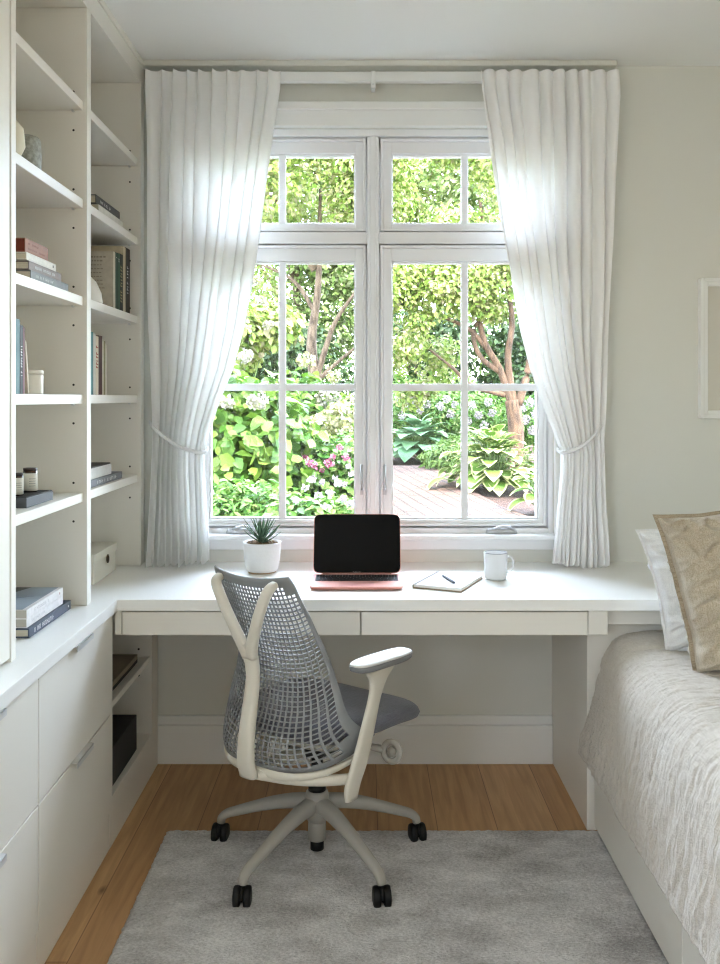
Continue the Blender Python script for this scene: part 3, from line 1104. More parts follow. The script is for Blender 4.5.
obj('dark_rocks', b, mat('dark_print', srgb(52, 56, 58), .4), art)
# bay 2
G4 = 'books lying flat on the fourth shelf up beside the curtain'
book('dark grey book lying on a white book, high in the bookcase', -1.05, -.862, 2.885, 3.165, 1.990, 2.018, cov('dark_cover', 84, 84, 82), group=G4,
     marks=[('title_lettering', M_inkw, spine_marks(-.862, 2.93, 3.05, 1.999, 2.008, 14, 12))])
book('white book lying under the dark grey book, high in the bookcase', -1.05, -.858, 2.900, 3.195, 1.9535, 1.9895, cov('white_cover2', 226, 222, 208), group=G4)
G5 = 'tall books standing with the round dome on the third shelf'
cr_ = cov('putty_cover', 196, 188, 172)
bk = book('putty-coloured book with its printed cover facing out, beside the dome', -1.03, -.852, 3.045, 3.072, 1.6655, 1.862, cr_, 'y', G5)
b = BM()
r_ = random.Random(5)
for k in range(9):
    z = 1.84 - k * .013
    x = -.985 + r_.uniform(0, .012)
    for s in range(9):
        w_ = r_.uniform(.005, .010)
        if x + w_ > -.875: break
        box(b, x, x + w_, 3.0445, 3.0449, z, z + (.0055 if k < 2 else .003))
        x += w_ + .003
obj('cover_print', b, mat('print_taupe', srgb(150, 142, 128), .8), bk)
b = BM()
for s in range(7):
    box(b, -.930 + s * .006, -.9275 + s * .006 + (s % 2) * .001, 3.0445, 3.0449, 1.675, 1.697)
obj('barcode', b, M_ink, bk)
book('dark green hardback next to the putty-coloured book', -1.03, -.852, 3.0725, 3.106, 1.6655, 1.864, cov('green_cover', 34, 66, 52), 'y', G5,
     marks=[('title_lettering', M_inkw, vmarks(-.852, 3.084, 3.094, 1.84, 1.85, 2, 14))])
book('bottle-green book with a pale spine dot in the tall row', -1.03, -.852, 3.1065, 3.130, 1.6655, 1.866, cov('green_cover2', 58, 92, 70), 'y', G5,
     marks=[('title_lettering', M_inkw, vmarks(-.852, 3.113, 3.123, 1.836, 1.85, 2, 15))])
book('black book with pale decoration between the green and the tan book', -1.03, -.852, 3.1305, 3.168, 1.6655, 1.868, cov('black_cover2', 38, 36, 34), 'y', G5,
     marks=[('title_lettering', mat('ink_gold', srgb(176, 164, 120), .6), vmarks(-.852, 3.138, 3.158, 1.70, 1.83, 12, 16))])
book('tallest tan book with a pale spine in the tall row', -1.03, -.852, 3.1685, 3.203, 1.6655, 1.900, cov('tan_cover', 204, 190, 162), 'y', G5)
book('thick dark brown book at the window end of the tall row', -1.03, -.852, 3.2035, 3.262, 1.6655, 1.902, cov('brown_cover', 56, 48, 42), 'y', G5,
     marks=[('title_lettering', M_inkw, vmarks(-.852, 3.222, 3.238, 1.74, 1.84, 9, 17))])
b = BM(); lathe(b, (-.935, 2.86, 1.6655), [(0, 0), (.095, 0), (.098, .006), (.094, .035), (.078, .070), (.050, .098), (.02, .110), (0, .112)], 36)
o = obj('ceramic_dome', b, M_cer, smooth=True)
tag(o, 'cream ceramic dome peeking out beside the putty-coloured book', 'ornament')
G6 = 'slim books standing on the second shelf beside the curtain'
yy = 2.790
for wdt, h, m, lab, mk in ((.032, .196, cov('teal_cover2', 84, 134, 134), 'teal book at the near end of the slim row', None),
                           (.026, .193, cov('cream_cover2', 214, 212, 198), 'cream book between the teal and the red-lettered book', None),
                           (.029, .186, cov('white_cover3', 226, 212, 190), 'white book with red lettering down the spine', 'r'),
                           (.040, .190, cov('oxblood_cover', 78, 40, 32), 'oxblood red book, darkest in the slim row', None),
                           (.016, .178, cov('cream_cover3', 212, 204, 180), 'thin cream book right beside the oxblood book', None),
                           (.018, .176, cov('olive_cover', 140, 136, 96), 'thin olive book between two pale thin books', None),
                           (.019, .166, cov('white_cover4', 222, 216, 200), 'thin white book at the window end of the slim row', None)):
    book(lab, -1.01, -.852, yy, yy + wdt, 1.3755, 1.3755 + h, m, 'y', G6, hard=.0016,
         marks=[('title_lettering', M_inkr, vmarks(-.852, yy + .004, yy + .024, 1.46, 1.545, 8, 21))] if mk else None)
    yy += wdt + .0005
G7 = 'books lying flat on the lowest shelf beside the curtain'
book('white book with a dark top cover lying on the lowest shelf', -1.04, -.858, 2.740, 3.045, 1.1090, 1.143, cov('white_cover5', 222, 220, 214), group=G7)
bk = bpy.context.scene.objects[-1]
book('grey patterned book lying beneath the white one, lowest shelf', -1.05, -.850, 2.735, 3.150, 1.0855, 1.1085, cov('grey_cover2', 128, 130, 132), group=G7,
     marks=[('title_lettering', M_inkw, spine_marks(-.850, 2.86, 3.08, 1.092, 1.102, 14, 23))])
b = BM(); box(b, -1.04, -.860, 2.742, 3.040, 1.1431, 1.148)
o = obj('notebook', b, cov('dark_cover3', 58, 54, 52), bevel=.001)
tag(o, 'thin dark brown notebook on top of the lowest-shelf stack', 'notebook')
# white storage box
sb = empty('storage_box', (-.99, 3.085, .7508), label='small white lidded storage box on the worktop under the bookcase', cat='storage box')
M_box = mat('white_boxboard', srgb(226, 222, 208), .7)
b = BM(); box(b, -1.08, -.891, 2.955, 3.215, .7508, .828)
obj('body', b, M_box, sb, bevel=.001)
b = BM(); box(b, -1.084, -.887, 2.951, 3.219, .822, .850)
obj('lid', b, M_box, sb, bevel=.0015)
b = BM(); tube(b, [(-.885, 3.098 + .009 * math.cos(t), .812 + .013 * math.sin(t)) for t in [2 * PI * k / 16 for k in range(16)]], .0028, 8, closed=True, up=(1, 0, 0))
box(b, -.887, -.8855, 3.092, 3.104, .803, .821)
obj('pull_ring', b, mat('bronze', srgb(84, 74, 58), .4, metal=.8), sb)
# niche contents
book('patterned magazine book on top in the niche under the desk', -1.04, -.800, 2.790, 3.165, .4475, .4640, cov('rattan_cover', 150, 138, 116), group='books in the niche under the desk',
     paper=mat('cream_paper', srgb(206, 196, 170), .9))
book('black book beneath the patterned one in the niche', -1.04, -.806, 2.800, 3.190, .4285, .4470, cov('black_cover4', 34, 30, 28), group='books in the niche under the desk')
b = BM(); box(b, -1.10, -.790, 2.80, 3.115, .1485, .270)
o = obj('black_file_box', b, M_blackbox, bevel=.002)
tag(o, 'plain black file box on the floor of the niche', 'box')

# ---------------------------------------------------------------- rug
b = BM()
nx, ny = 270, 440
x0, x1, y0, y1 = -0.622, 0.738, 0.55, 2.824
rows = []
for j in range(ny + 1):
    row = []
    for i in range(nx + 1):
        u, v = i / nx, j / ny
        x = x0 + (x1 - x0) * u
        y = y0 + (y1 - y0) * v
        e = min(u * (x1 - x0), (1 - u) * (x1 - x0), v * (y1 - y0), (1 - v) * (y1 - y0))
        z = 0.003 + 0.011 * min(1, e / .012) + (0.0016 * noise.noise(Vector((x * 25, y * 25, 0))) + 0.0030 * noise.noise(Vector((x * 95, y * 120, 4)))) * min(1, e / .01)
        if i in (0, nx): x += 0.004 * noise.noise(Vector((y * 60, 7, 1)))
        if j in (0, ny): y += 0.004 * noise.noise(Vector((x * 60, 3, 5)))
        row.append(b.verts.new((x, y, z)))
    rows.append(row)
for j in range(ny):
    for i in range(nx):
        b.faces.new((rows[j][i], rows[j][i + 1], rows[j + 1][i + 1], rows[j + 1][i]))
for seq in ([rows[0][i] for i in range(nx + 1)], [rows[ny][i] for i in range(nx, -1, -1)], [rows[j][0] for j in range(ny, -1, -1)], [rows[j][nx] for j in range(ny + 1)]):
    lo = [b.verts.new((v.co.x, v.co.y, 0.0005)) for v in seq]
    for k in range(len(seq) - 1):
        b.faces.new((seq[k], lo[k], lo[k + 1], seq[k + 1]))
o = obj('rug', b, M_rug, smooth=True)
tag(o, 'mottled grey plush rug on the oak floor', 'rug')

# ---------------------------------------------------------------- bed
bed = empty('bed', (1.22, 1.8, 0), label='low white platform bed along the wall beneath the quilt', cat='bed')
b = BM(); box(b, 0.748, 1.76, 0.75, 2.83, 0.0, 0.34)
obj('base', b, M_cab, bed)
for y0, y1 in ((2.050, 2.832), (1.30, 2.046), (0.75, 1.296)):
    b = BM(); box(b, 0.722, 0.744, y0, y1, 0.019, 0.34)
    obj('side_panel', b, M_cab, bed, bevel=.002)
b = BM(); box(b, 0.760, 1.74, 0.77, 2.82, 0.341, 0.600)
obj('mattress', b, M_matt, bed, bevel=.04, seg=4)

prof = [(.672, .250), (.676, .30), (.684, .38), (.694, .45), (.706, .52), (.726, .575), (.765, .615), (.83, .632), (.95, .636), (1.2, .638), (1.5, .636), (1.755, .628)]
pp = spline([(a, c_) for a, c_ in prof], 120)
b = BM()
ny = 460
yA, yB = 0.72, 2.828
rows = []
for j in range(ny + 1):
    y = yA + (yB - yA) * j / ny
    row = []
    for i, q in enumerate(pp):
        x, z = float(q[0]), float(q[1])
        i0, i1 = max(i - 1, 0), min(i + 1, len(pp) - 1)
        tx, tz = pp[i1][0] - pp[i0][0], pp[i1][1] - pp[i0][1]
        L = math.hypot(tx, tz)
        nxn, nzn = -tz / L, tx / L
        drop = max(0, min(1, (.60 - z) / .30))
        s = i / len(pp)
        d = 0.012 * drop * noise.noise(Vector((y * 7, s * 1.5, 2)))
        d += 0.005 * noise.noise(Vector((y * 9, s * 6, 4)))
        # fine gauze crinkles running along the bed's width
        rg = 1 - abs(noise.noise(Vector((y * 46 + 2 * noise.noise(Vector((y * 5, s * 9, 0))), s * 7, 9))))
        d += (0.0035 + .003 * drop) * (rg ** 3 - .5)
        rg = 1 - abs(noise.noise(Vector((y * 24 + 1.5 * noise.noise(Vector((y * 3, s * 5, 7))), s * 3, 19))))
        d += .0065 * (.35 + drop) * (rg ** 3 - .5)
        if i < 16: d *= .35 + .65 * i / 16
        rg = 1 - abs(noise.noise(Vector((y * 22 + x * 14, s * 30 - y * 6, 1))))
        d += 0.0028 * (rg ** 4 - .4)
        zz = z
        if i < 10:
            zz = z + 0.012 * noise.noise(Vector((y * 5, 1, 2))) * (1 - i / 10)
        xc = .035 * max(0, (y - 2.55) / .28) ** 2 * min(1, max(0, (z - .30) / .2)) * (1 if x < .9 else 0) * max(0, (.9 - x) / .2)
        row.append(b.verts.new((x + nxn * d + xc, y, zz + nzn * d)))
    rows.append(row)
for j in range(ny):
    for i in range(len(pp) - 1):
        b.faces.new((rows[j][i], rows[j][i + 1], rows[j + 1][i + 1], rows[j + 1][i]))
bmesh.ops.recalc_face_normals(b, faces=b.faces)
o = obj('coverlet', b, M_coverlet, smooth=True)
sm = o.modifiers.new('thickness', 'SOLIDIFY'); sm.thickness = .006; sm.offset = -1
tag(o, 'crinkled oatmeal gauze coverlet draped over the bed', 'coverlet')

def pillow(name, w_, h_, t_, m, flange, seed, label, loc, rot, edge_m=None):
    """local: x width, z height, y thickness; origin at the bottom centre"""
    root = empty(name, loc, label=label, cat='cushion')
    root.rotation_euler = rot
    n = 96
    b = BM()
    def shape(u, v, side):
        pin = 1 - 0.07 * (1 - u * u) * abs(v) ** 4 
        pin2 = (1 - 0.065 * (1 - v * v) * abs(u) ** 4) * (.94 + .06 * v)
        x = u * w_ / 2 * pin2
        z = v * h_ / 2 * pin
        k = max(0.0, (1 - abs(u) ** 2.8)) ** .42 * max(0.0, (1 - abs(v) ** 2.8)) ** .42
        y = side * t_ / 2 * k
        nn = Vector((x * 9, z * 9, seed + side))
        y += side * 0.020 * noise.noise(nn) * k ** .3
        diag = Vector(((x + z) * 7, (x * .6 - z) * 22, seed + 5))
        r_ = 1 - abs(noise.noise(diag))
        y += side * 0.024 * (r_ ** 6) * min(1, k * 3)
        r2 = 1 - abs(noise.noise(Vector((x * 16 + z * 5, z * 9, seed + 15))))
        y += side * 0.012 * (r2 ** 6) * min(1, k * 3)
        # creases running in from the corners
        c_ = max(0, abs(u) + abs(v) - 1.1)
        y += side * 0.010 * math.sin(26 * (abs(u) - abs(v))) * c_ * k ** .5 * 2
        y += 0.014 * noise.noise(Vector((x * 5, z * 5, seed + 9)))
        e_ = max(abs(u), abs(v)) ** 6
        x += .006 * e_ * noise.noise(Vector((z * 14, seed, 1)))
        z += .006 * e_ * noise.noise(Vector((x * 14, seed, 4)))
        return x, y, z
    for side in (-1, 1):
        g = [[b.verts.new(shape(-1 + 2 * i / n, -1 + 2 * j / n, side)) for i in range(n + 1)] for j in range(n + 1)]
        for j in range(n):
            for i in range(n):
                b.faces.new((g[j][i], g[j][i + 1], g[j + 1][i + 1], g[j + 1][i]))
    bmesh.ops.remove_doubles(b, verts=b.verts, dist=1e-5)
    # settle onto the bottom: flatten the lowest part
    for v in b.verts:
        v.co.z += h_ / 2
        if v.co.z < 0.05:
            v.co.z = v.co.z * .6 + .02
    obj('case', b, m, root, local=True, smooth=True)
    b = BM()
    ring_in, ring_out = [], []
    N = 160
    def border(t, off):
        # walk the square's perimeter
        s = t * 4
        k = int(s) % 4
        f = -1 + 2 * (s - int(s))
        u, v = ((f, -1), (1, f), (-f, 1), (-1, -f))[k]
        x, y, z = shape(u, v, 1)
        l = math.hypot(u, v)
        ox = (math.copysign(abs(u) ** 3, u)); oz = (math.copysign(abs(v) ** 3, v))
        wv = .004 * noise.noise(Vector((x * 30, z * 30, seed)))
        zz = z + oz * off + h_ / 2
        if zz < .05: zz = zz * .6 + .02
        return Vector((x + ox * off, y + wv * (off / .02) + .006 * noise.noise(Vector((t * 18, seed, 2))) * off / .02, zz))
    for (off, th) in ((-.004, .003), (flange * .5, .0025), (flange, .0015)):
        ring_in.append([border(k / N, off) for k in range(N)])
    for side in (-1, 1):
        vr = [[b.verts.new(p + Vector((0, side * .0018, 0))) for p in r] for r in ring_in]
        for a in range(2):
            for k in range(N):
                b.faces.new((vr[a][k], vr[a][(k + 1) % N], vr[a + 1][(k + 1) % N], vr[a + 1][k]))
    obj('flange', b, edge_m or m, root, local=True, smooth=True)
    return root
M_flax2 = fabric('flax_linen_edge', srgb(182, 168, 146), srgb(150, 136, 114), 300, 0.6)
pillow('linen_cushion', .52, .44, .18, M_flax, .010, 3.3, 'flax-beige linen cushion with a stitched flange, in front', (1.118, 2.42, .634), (R(-12), R(-6), R(3)), M_flax2)
pillow('white_pillow', .62, .375, .15, M_wlinen, .006, 8.1, 'plain white linen pillow behind the flax-beige cushion', (1.150, 2.615, .636), (R(-6), R(-6), R(2)))

# ---------------------------------------------------------------- picture frame
pf = empty('picture_frame', (1.46, 3.37, 1.29), label='white framed picture hanging on the wall above the bed', cat='picture')
b = BM()
fx0, fx1, fz0, fz1 = 1.252, 1.672, 1.293, 1.808
fw = .026
for a in ((fx0, fx0 + fw, fz0, fz1), (fx1 - fw, fx1, fz0, fz1), (fx0 + fw, fx1 - fw, fz0, fz0 + fw), (fx0 + fw, fx1 - fw, fz1 - fw, fz1)):
    box(b, a[0], a[1], 3.350, YW - .001, a[2], a[3])
for a in ((fx0 - .004, fx0 + .010, fz0 - .004, fz1 + .004), (fx1 - .010, fx1 + .004, fz0 - .004, fz1 + .004), (fx0 + .01, fx1 - .01, fz0 - .004, fz0 + .010), (fx0 + .01, fx1 - .01, fz1 - .010, fz1 + .004)):
    box(b, a[0], a[1], 3.345, YW - .001, a[2], a[3])
obj('frame', b, M_trim, pf, bevel=.002)
b = BM(); box(b, fx0 + fw, fx1 - fw, 3.362, YW - .001, fz0 + fw, fz1 - fw)
obj('print', b, mat('pale_print', srgb(214, 210, 198), .8), pf)

# ---------------------------------------------------------------- things on the desk
ZT = .7503
# laptop
lap = empty('laptop', (-.0275, 3.0, ZT), label='rose-gold laptop with a dark screen open on the desk', cat='laptop')
M_rose = mat('rose_aluminium', srgb(222, 160, 146), .5, metal=.35)
M_screen = mat('dark_screen', srgb(3, 5, 9), .18, spec=.12)
lx0, lx1 = -.1775, .1225
b = BM(); loft(b, [sect((-.0275, 3.005, ZT + h), (.150 - k, 0, 0), (0, .106 - k, 0), 56, 14) for h, k in ((0.002, .006), (.004, .0015), (.008, 0), (.0120, 0), (.0126, .0006))], smooth=False)
obj('base', b, M_rose, lap)
b = BM()
rowsz = [(3.082, .010, 14), (3.0665, .0165, 14), (3.048, .0165, 14), (3.0295, .0165, 13), (3.011, .0165, 12)]
for r_i, (yk, hk, nk) in enumerate(rowsz):
    for k in range(nk):
        w_ = .272 / nk
        xk = -.1635 + k * w_
        box(b, xk + .0012, xk + w_ - .0012, yk, yk + hk - .002, ZT + .0128, ZT + .0140)
xk = -.1635
for w_ in (.019, .019, .019, .023, .102, .023, .019, .016, .016, .016):
    box(b, xk + .0012, xk + w_ - .0012, 2.9925, 3.0085, ZT + .0128, ZT + .0140)
    xk += w_
kw = obj('keys', b, mat('key_black', srgb(26, 26, 28), .5), lap, bevel=.0003)
b = BM(); box(b, -.1655, .1105, 2.990, 3.095, ZT + .01262, ZT + .0129)
obj('keyboard_well', b, mat('well_grey', srgb(96, 76, 72), .5, metal=.5), lap)
b = BM()
r_ = random.Random(2)
for r_i, (yk, hk, nk) in enumerate(rowsz):
    for k in range(nk):
        xk = -.1635 + (k + .5) * .272 / nk
        box(b, xk - .0012, xk + .0012, yk + hk * .35, yk + hk * .55, ZT + .01405, ZT + .0141)
obj('key_legends', b, M_inkw, kw)
b = BM(); box(b, -.0835, .0285, 2.908, 2.982, ZT + .01262, ZT + .0128)
obj('trackpad', b, mat('rose_trackpad', srgb(212, 146, 134), .45, metal=.3), lap, bevel=.0001)
# lid: hinge at y=3.108, leans back 15 degrees
LM = Matrix.Translation((-.0275, 3.108, ZT + .012)) @ Matrix.Rotation(R(-16), 4, 'X')
def lidbox(bm, x0, x1, y0, y1, z0, z1):
    box(bm, x0, x1, y0, y1, z0, z1, M=LM)
b = BM()
loft(b, [[LM @ p for p in sect((0, yk, .104), (.150 - k, 0, 0), (0, 0, .102 - k), 56, 14)] for yk, k in ((0, 0), (.003, 0), (.0045, .002))], smooth=False)
lid = obj('lid', b, M_rose, lap)
b = BM()
loft(b, [[LM @ p for p in sect((0, yk, .1045), (.1485, 0, 0), (0, 0, .1005), 56, 14)] for yk in (-.0006, 0)], smooth=False)
scr = obj('screen', b, M_screen, lid)
b = BM(); tube(b, [(-.145, 3.110, ZT + .010), (.090, 3.110, ZT + .010)], .0045, 10)
obj('hinge', b, mat('hinge_black', srgb(20, 18, 18), .5), lap)
txt = bpy.data.curves.new('wordmark', 'FONT')
txt.body = 'MacBook Air'
txt.size = .0052
txt.align_x = 'CENTER'
txt.extrude = .00005
to = bpy.data.objects.new('wordmark', txt)
C.objects.link(to)
dg = bpy.context.evaluated_depsgraph_get()
me = bpy.data.meshes.new_from_object(to.evaluated_get(dg))
bpy.data.objects.remove(to)
me.transform(LM @ Matrix.Translation((0, -.0009, .0055)) @ Matrix.Rotation(R(90), 4, 'X'))
link('wordmark', me, mat('wordmark_grey', srgb(150, 140, 136), .5), lid)
lap.location.y -= .028

# plant pot
pc = (-.364, 3.185, ZT)
pot = empty('potted_succulent', pc, label='spiky green succulent in a white ceramic pot on the desk', cat='potted plant')
b = BM(); lathe(b, pc, [(0, .004), (.050, .004), (.056, .010), (.063, .045), (.0665, .098), (.0670, .104), (.0655, .107), (.0625, .105), (.061, .090), (0, .088)], 48)
obj('pot', b, mat('white_pot', srgb(238, 238, 236), .45, bump=.15, bump_scale=90), pot, smooth=True)
b = BM(); cyl(b, pc, .049, ZT, ZT + .006, 40)
obj('foot', b, mat('cork_foot', srgb(186, 160, 128), .8), pot)
b = BM()
r_ = random.Random(4)
lathe(b, (pc[0], pc[1], ZT), [(0, .0985), (.02, .0990), (.0605, .0960)], 32)
for k in range(150):
    a = r_.uniform(0, 2 * PI); rr = .058 * math.sqrt(r_.random()); s = r_.uniform(.003, .0065)
    c_ = Vector((pc[0] + rr * math.cos(a), pc[1] + rr * math.sin(a), ZT + .100 + s * .3))
    bmesh.ops.create_icosphere(b, subdivisions=1, radius=s, matrix=Matrix.Translation(c_) @ Matrix.Rotation(r_.uniform(0, 3), 4, (1, .3, .5)) @ Matrix.Diagonal((1, .8, .6, 1)))
obj('gravel', b, mat('gravel_mix', srgb(160, 136, 104), .9, col2=srgb(84, 66, 50), noise_scale=120), pot)
b = BM()
for k in range(34):
    lvl = k / 34
    a = k * 2.39996
    tilt = R(72 - 62 * lvl) * r_.uniform(.9, 1.1)
    L = (.066 + .022 * math.sin(lvl * PI)) * r_.uniform(.9, 1.12)
    base = Vector((pc[0], pc[1], ZT + .102 + .014 * lvl))
    rad = Vector((math.cos(a), math.sin(a), 0))
    d0 = (rad * math.sin(tilt) + Vector((0, 0, math.cos(tilt)))).normalized()
    side = Vector((-math.sin(a), math.cos(a), 0))
    nrm = side.cross(d0).normalized()
    rings = []
    for q in range(8):
        t = q / 7
        c_ = base + d0 * L * t + Vector((0, 0, 1)) * (.018 * t * t * math.sin(tilt))
        wv = .0062 * (1 - t) ** .7 * (1 - .3 * (1 - t) ** 4) + .0003
        th = .0022 * (1 - t) ** .6 + .0002
        rings.append([c_ + side * wv, c_ + nrm * th + nrm * 0.001, c_ - side * wv, c_ - nrm * th])
    loft(b, rings)
obj('leaves', b, mat('succulent_green', srgb(92, 124, 92), .5, col2=srgb(60, 92, 66), noise_scale=60), pot)

# notebook + pen
nb = empty('open_notebook', (.277, 2.985, ZT), rz=R(-24), label='kraft-backed notebook lying open-faced on the desk', cat='notebook')
b = BM(); box(b, -.083, .083, -.118, .118, 0, .0035); box(b, -.083, -.080, -.118, .118, .0035, .012)
obj('cover', b, mat('kraft', srgb(150, 130, 108), .8), nb, local=True, bevel=.0008)
b = BM(); box(b, -.0795, .081, -.116, .116, .0036, .0125)
obj('pages', b, mat('white_pages', srgb(240, 238, 232), .8), nb, local=True, bevel=.0005)
b = BM(); box(b, -.0785, -.072, -.116, .116, .0126, .0129)
obj('binding_strip', b, mat('binding_grey', srgb(120, 116, 112), .7), nb, local=True)
pen = empty('pen', (.277, 2.970, ZT + .0165), rz=R(13), label='slim dark grey pen resting on the notebook', cat='pen')
b = BM(); tube(b, [(0, -.062, 0), (0, -.050, 0), (0, .058, 0), (0, .062, 0)], [.0014, .0046, .0046, .0038], 12)
obj('barrel', b, mat('pen_grey', srgb(44, 48, 56), .5), pen, local=True, smooth=True)
b = BM(); box(b, -.0010, .0010, .020, .060, .0036, .0050)
obj('clip', b, M_metal, pen, local=True)

# mug
mc = (.4437, 3.058, ZT)
mug = empty('mug', mc, label='white glazed mug with a thin grey rim on the desk', cat='mug')
b = BM(); lathe(b, mc, [(0, .001), (.031, 0), (.036, .004), (.0385, .015), (.0395, .070), (.0400, .0885), (.0385, .0905), (.0368, .0885), (.036, .020), (.030, .008), (0, .007)], 48)
M_mug = mat('mug_glaze', srgb(232, 233, 234), .25, coat=.4)
obj('body', b, M_mug, mug, smooth=True)
b = BM()
hp = [(.037, 0, .074), (.052, 0, .076), (.061, 0, .066), (.062, 0, .050), (.056, 0, .034), (.046, 0, .026), (.036, 0, .025)]
tube(b, [(mc[0] + p[0] * .96, mc[1] - p[0] * .1, mc[2] + p[2]) for p in [tuple(q) for q in spline(hp, 22)]], .0042, 10, up=(0, 1, 0), ry=.006)
obj('handle', b, M_mug, mug, smooth=True)
b = BM(); tube(b, [(mc[0] + .0385 * math.cos(t), mc[1] + .0385 * math.sin(t), mc[2] + .0903) for t in [2 * PI * k / 40 for k in range(40)]], .0014, 6, closed=True)
obj('rim', b, mat('rim_grey', srgb(150, 156, 164), .3), mug, smooth=True)

# ---------------------------------------------------------------- office chair
HUB = (-.142, 2.668)
ch = empty('office_chair', (HUB[0], HUB[1], 0.014), rz=R(-36), label='swivel office chair with a grey mesh back and off-white frame', cat='office chair')
M_frame = mat('chair_offwhite', srgb(214, 208, 193), .42)
M_base = mat('chair_greige', srgb(164, 160, 151), .45)
M_mesh = mat('chair_mesh_grey', srgb(134, 136, 136), .5)
M_seat = fabric('seat_fabric', srgb(112, 112, 120), srgb(92, 92, 100), 500, .3)
Z0 = -0.014
def P(x, y, z):
    return Vector((x, y, z + Z0))
# star base
def zin(r): return .200 - .105 * (r / .30) ** 1.3
hub = BM()
lathe(hub, (0, 0, Z0), [(0, .115), (.028, .115), (.040, .135), (.041, .172), (.032, .200), (.027, .204), (0, .204)], 32)
hubo = obj('hub', hub, M_base, ch, local=True, smooth=True)
for k in range(5):
    a = R(126 + 72 * k)
    d = Vector((math.cos(a), math.sin(a), 0))
    s = Vector((-math.sin(a), math.cos(a), 0))
    b = BM()
    rings = []
    path = [(.02, .166, .030, .028), (.07, .163, .027, .024), (.14, .147, .023, .021), (.21, .124, .020, .018), (.265, .104, .018, .016), (.295, .092, .017, .015), (.312, .078, .016, .014), (.316, .062, .014, .014)]
    ps = spline(path, 26)
    for i, q in enumerate(ps):
        i0, i1 = max(i - 1, 0), min(i + 1, len(ps) - 1)
        t = (d * (ps[i1][0] - ps[i0][0]) + Vector((0, 0, ps[i1][1] - ps[i0][1]))).normalized()
        n_ = s.cross(t).normalized()
        rings.append(sect(d * q[0] + Vector((0, 0, q[1] + Z0)), s * q[2] * .86, n_ * q[3] * .86, 16, 2.6))
    loft(b, rings)
    leg = obj('leg', b, M_base, ch, local=True, smooth=True)
    # caster: stem, twin wheels, hood
    b = BM()
    rad_c = .318
    c = d * rad_c + Vector((0, 0, Z0))
    wa = a + R(random.choice((-20, 15, 30, -35)))
    ax = Vector((-math.sin(wa), math.cos(wa), 0))
    ax = Matrix.Rotation(R(36), 3, 'Z') @ Vector((1, .12 * (k - 2), 0)).normalized()
    fw_ = Vector((-ax.y, ax.x, 0))
    up = Vector((0, 0, 1))
    for sd in (-1, 1):
        rings = []
        for off, rr in ((.004, .020), (.005, .0265), (.009, .0285), (.019, .0285), (.023, .0265), (.0245, .018), (.0245, .0)):
            cc = c + ax * sd * off + up * .0288
            rings.append([cc + fw_ * max(rr, .0005) * math.cos(t) + up * max(rr, .0005) * math.sin(t) for t in [2 * PI * q / 24 for q in range(24)]])
        loft(b, rings)
    # hood
    rings = []
    for off in (-.0038, .0038):
        cc = c + ax * off + up * .0300
        rings.append([cc + fw_ * .0275 * math.cos(t) + up * .0300 * math.sin(t) for t in [PI * q / 14 - .2 for q in range(16)]])
    loft(b, rings)
    tube(b, [c + up * .050, c + up * .068], .009, 12)
    obj('caster', b, M_black, leg, local=True, smooth=True)
# gas column
b = BM(); cyl(b, (0, 0), .0265, .060 + Z0, .135 + Z0, 28)
obj('column_sleeve', b, M_base, ch, local=True, smooth=False)
b = BM(); cyl(b, (0, 0), .020, .030 + Z0, .061 + Z0, 28)
cyl(b, (0, 0), .026, .2045 + Z0, .222 + Z0, 28); cyl(b, (0, 0), .017, .222 + Z0, .325 + Z0, 24)
obj('gas_column', b, M_black, ch, local=True)
# tilt mechanism
b = BM()
loft(b, [sect(P(0, 0.02, z), (rx, 0, 0), (0, ry, 0), 24, 3.5) for z, rx, ry in ((.318, .040, .060), (.335, .075, .110), (.385, .085, .125), (.398, .080, .120))])
obj('tilt_housing', b, mat('housing_dark', srgb(30, 30, 30), .5), ch, local=True, smooth=True)
# seat
b = BM()
nS, mS = 40, 40
def seat_pt(u, v, top):
    # u across, v from rear to front
    w_ = .232 + .018 * v - .02 * v ** 4
    x = u * w_ * (1 - .10 * abs(v) ** 5 * 1.0)
    y = .03 + v * .245 * (1 - .14 * abs(u) ** 3.0 * (1 if v > 0 else .6))
    e = max(abs(u), abs(v))
    rr = max(0, 1 - abs(u) ** 7) ** .5 * max(0, 1 - abs(v) ** 7) ** .5
    fall = .016 * max(0, -v) - .034 * max(0, v) ** 3 - .006 * u * u * -1
    if top:
        z = .438 + .032 * rr + fall - .010 * (1 - u * u) * (1 - v * v)
    else:
        z = .438 - .042 * rr + fall
    return P(x, y, z)
for top in (True, False):
    g = [[b.verts.new(seat_pt(-1 + 2 * i / nS, -1 + 2 * j / mS, top)) for i in range(nS + 1)] for j in range(mS + 1)]
    for j in range(mS):
        for i in range(nS):
            b.faces.new((g[j][i], g[j][i + 1], g[j + 1][i + 1], g[j + 1][i]))
bmesh.ops.remove_doubles(b, verts=b.verts, dist=1e-5)
obj('seat', b, M_seat, ch, local=True, smooth=True)
b = BM()
loft(b, [sect(P(0, .02, z), (rx, 0, 0), (0, ry, 0), 32, 4) for z, rx, ry in ((.386, .10, .14), (.398, .19, .19), (.416, .205, .205))])
obj('seat_pan', b, M_frame, ch, local=True, smooth=True)

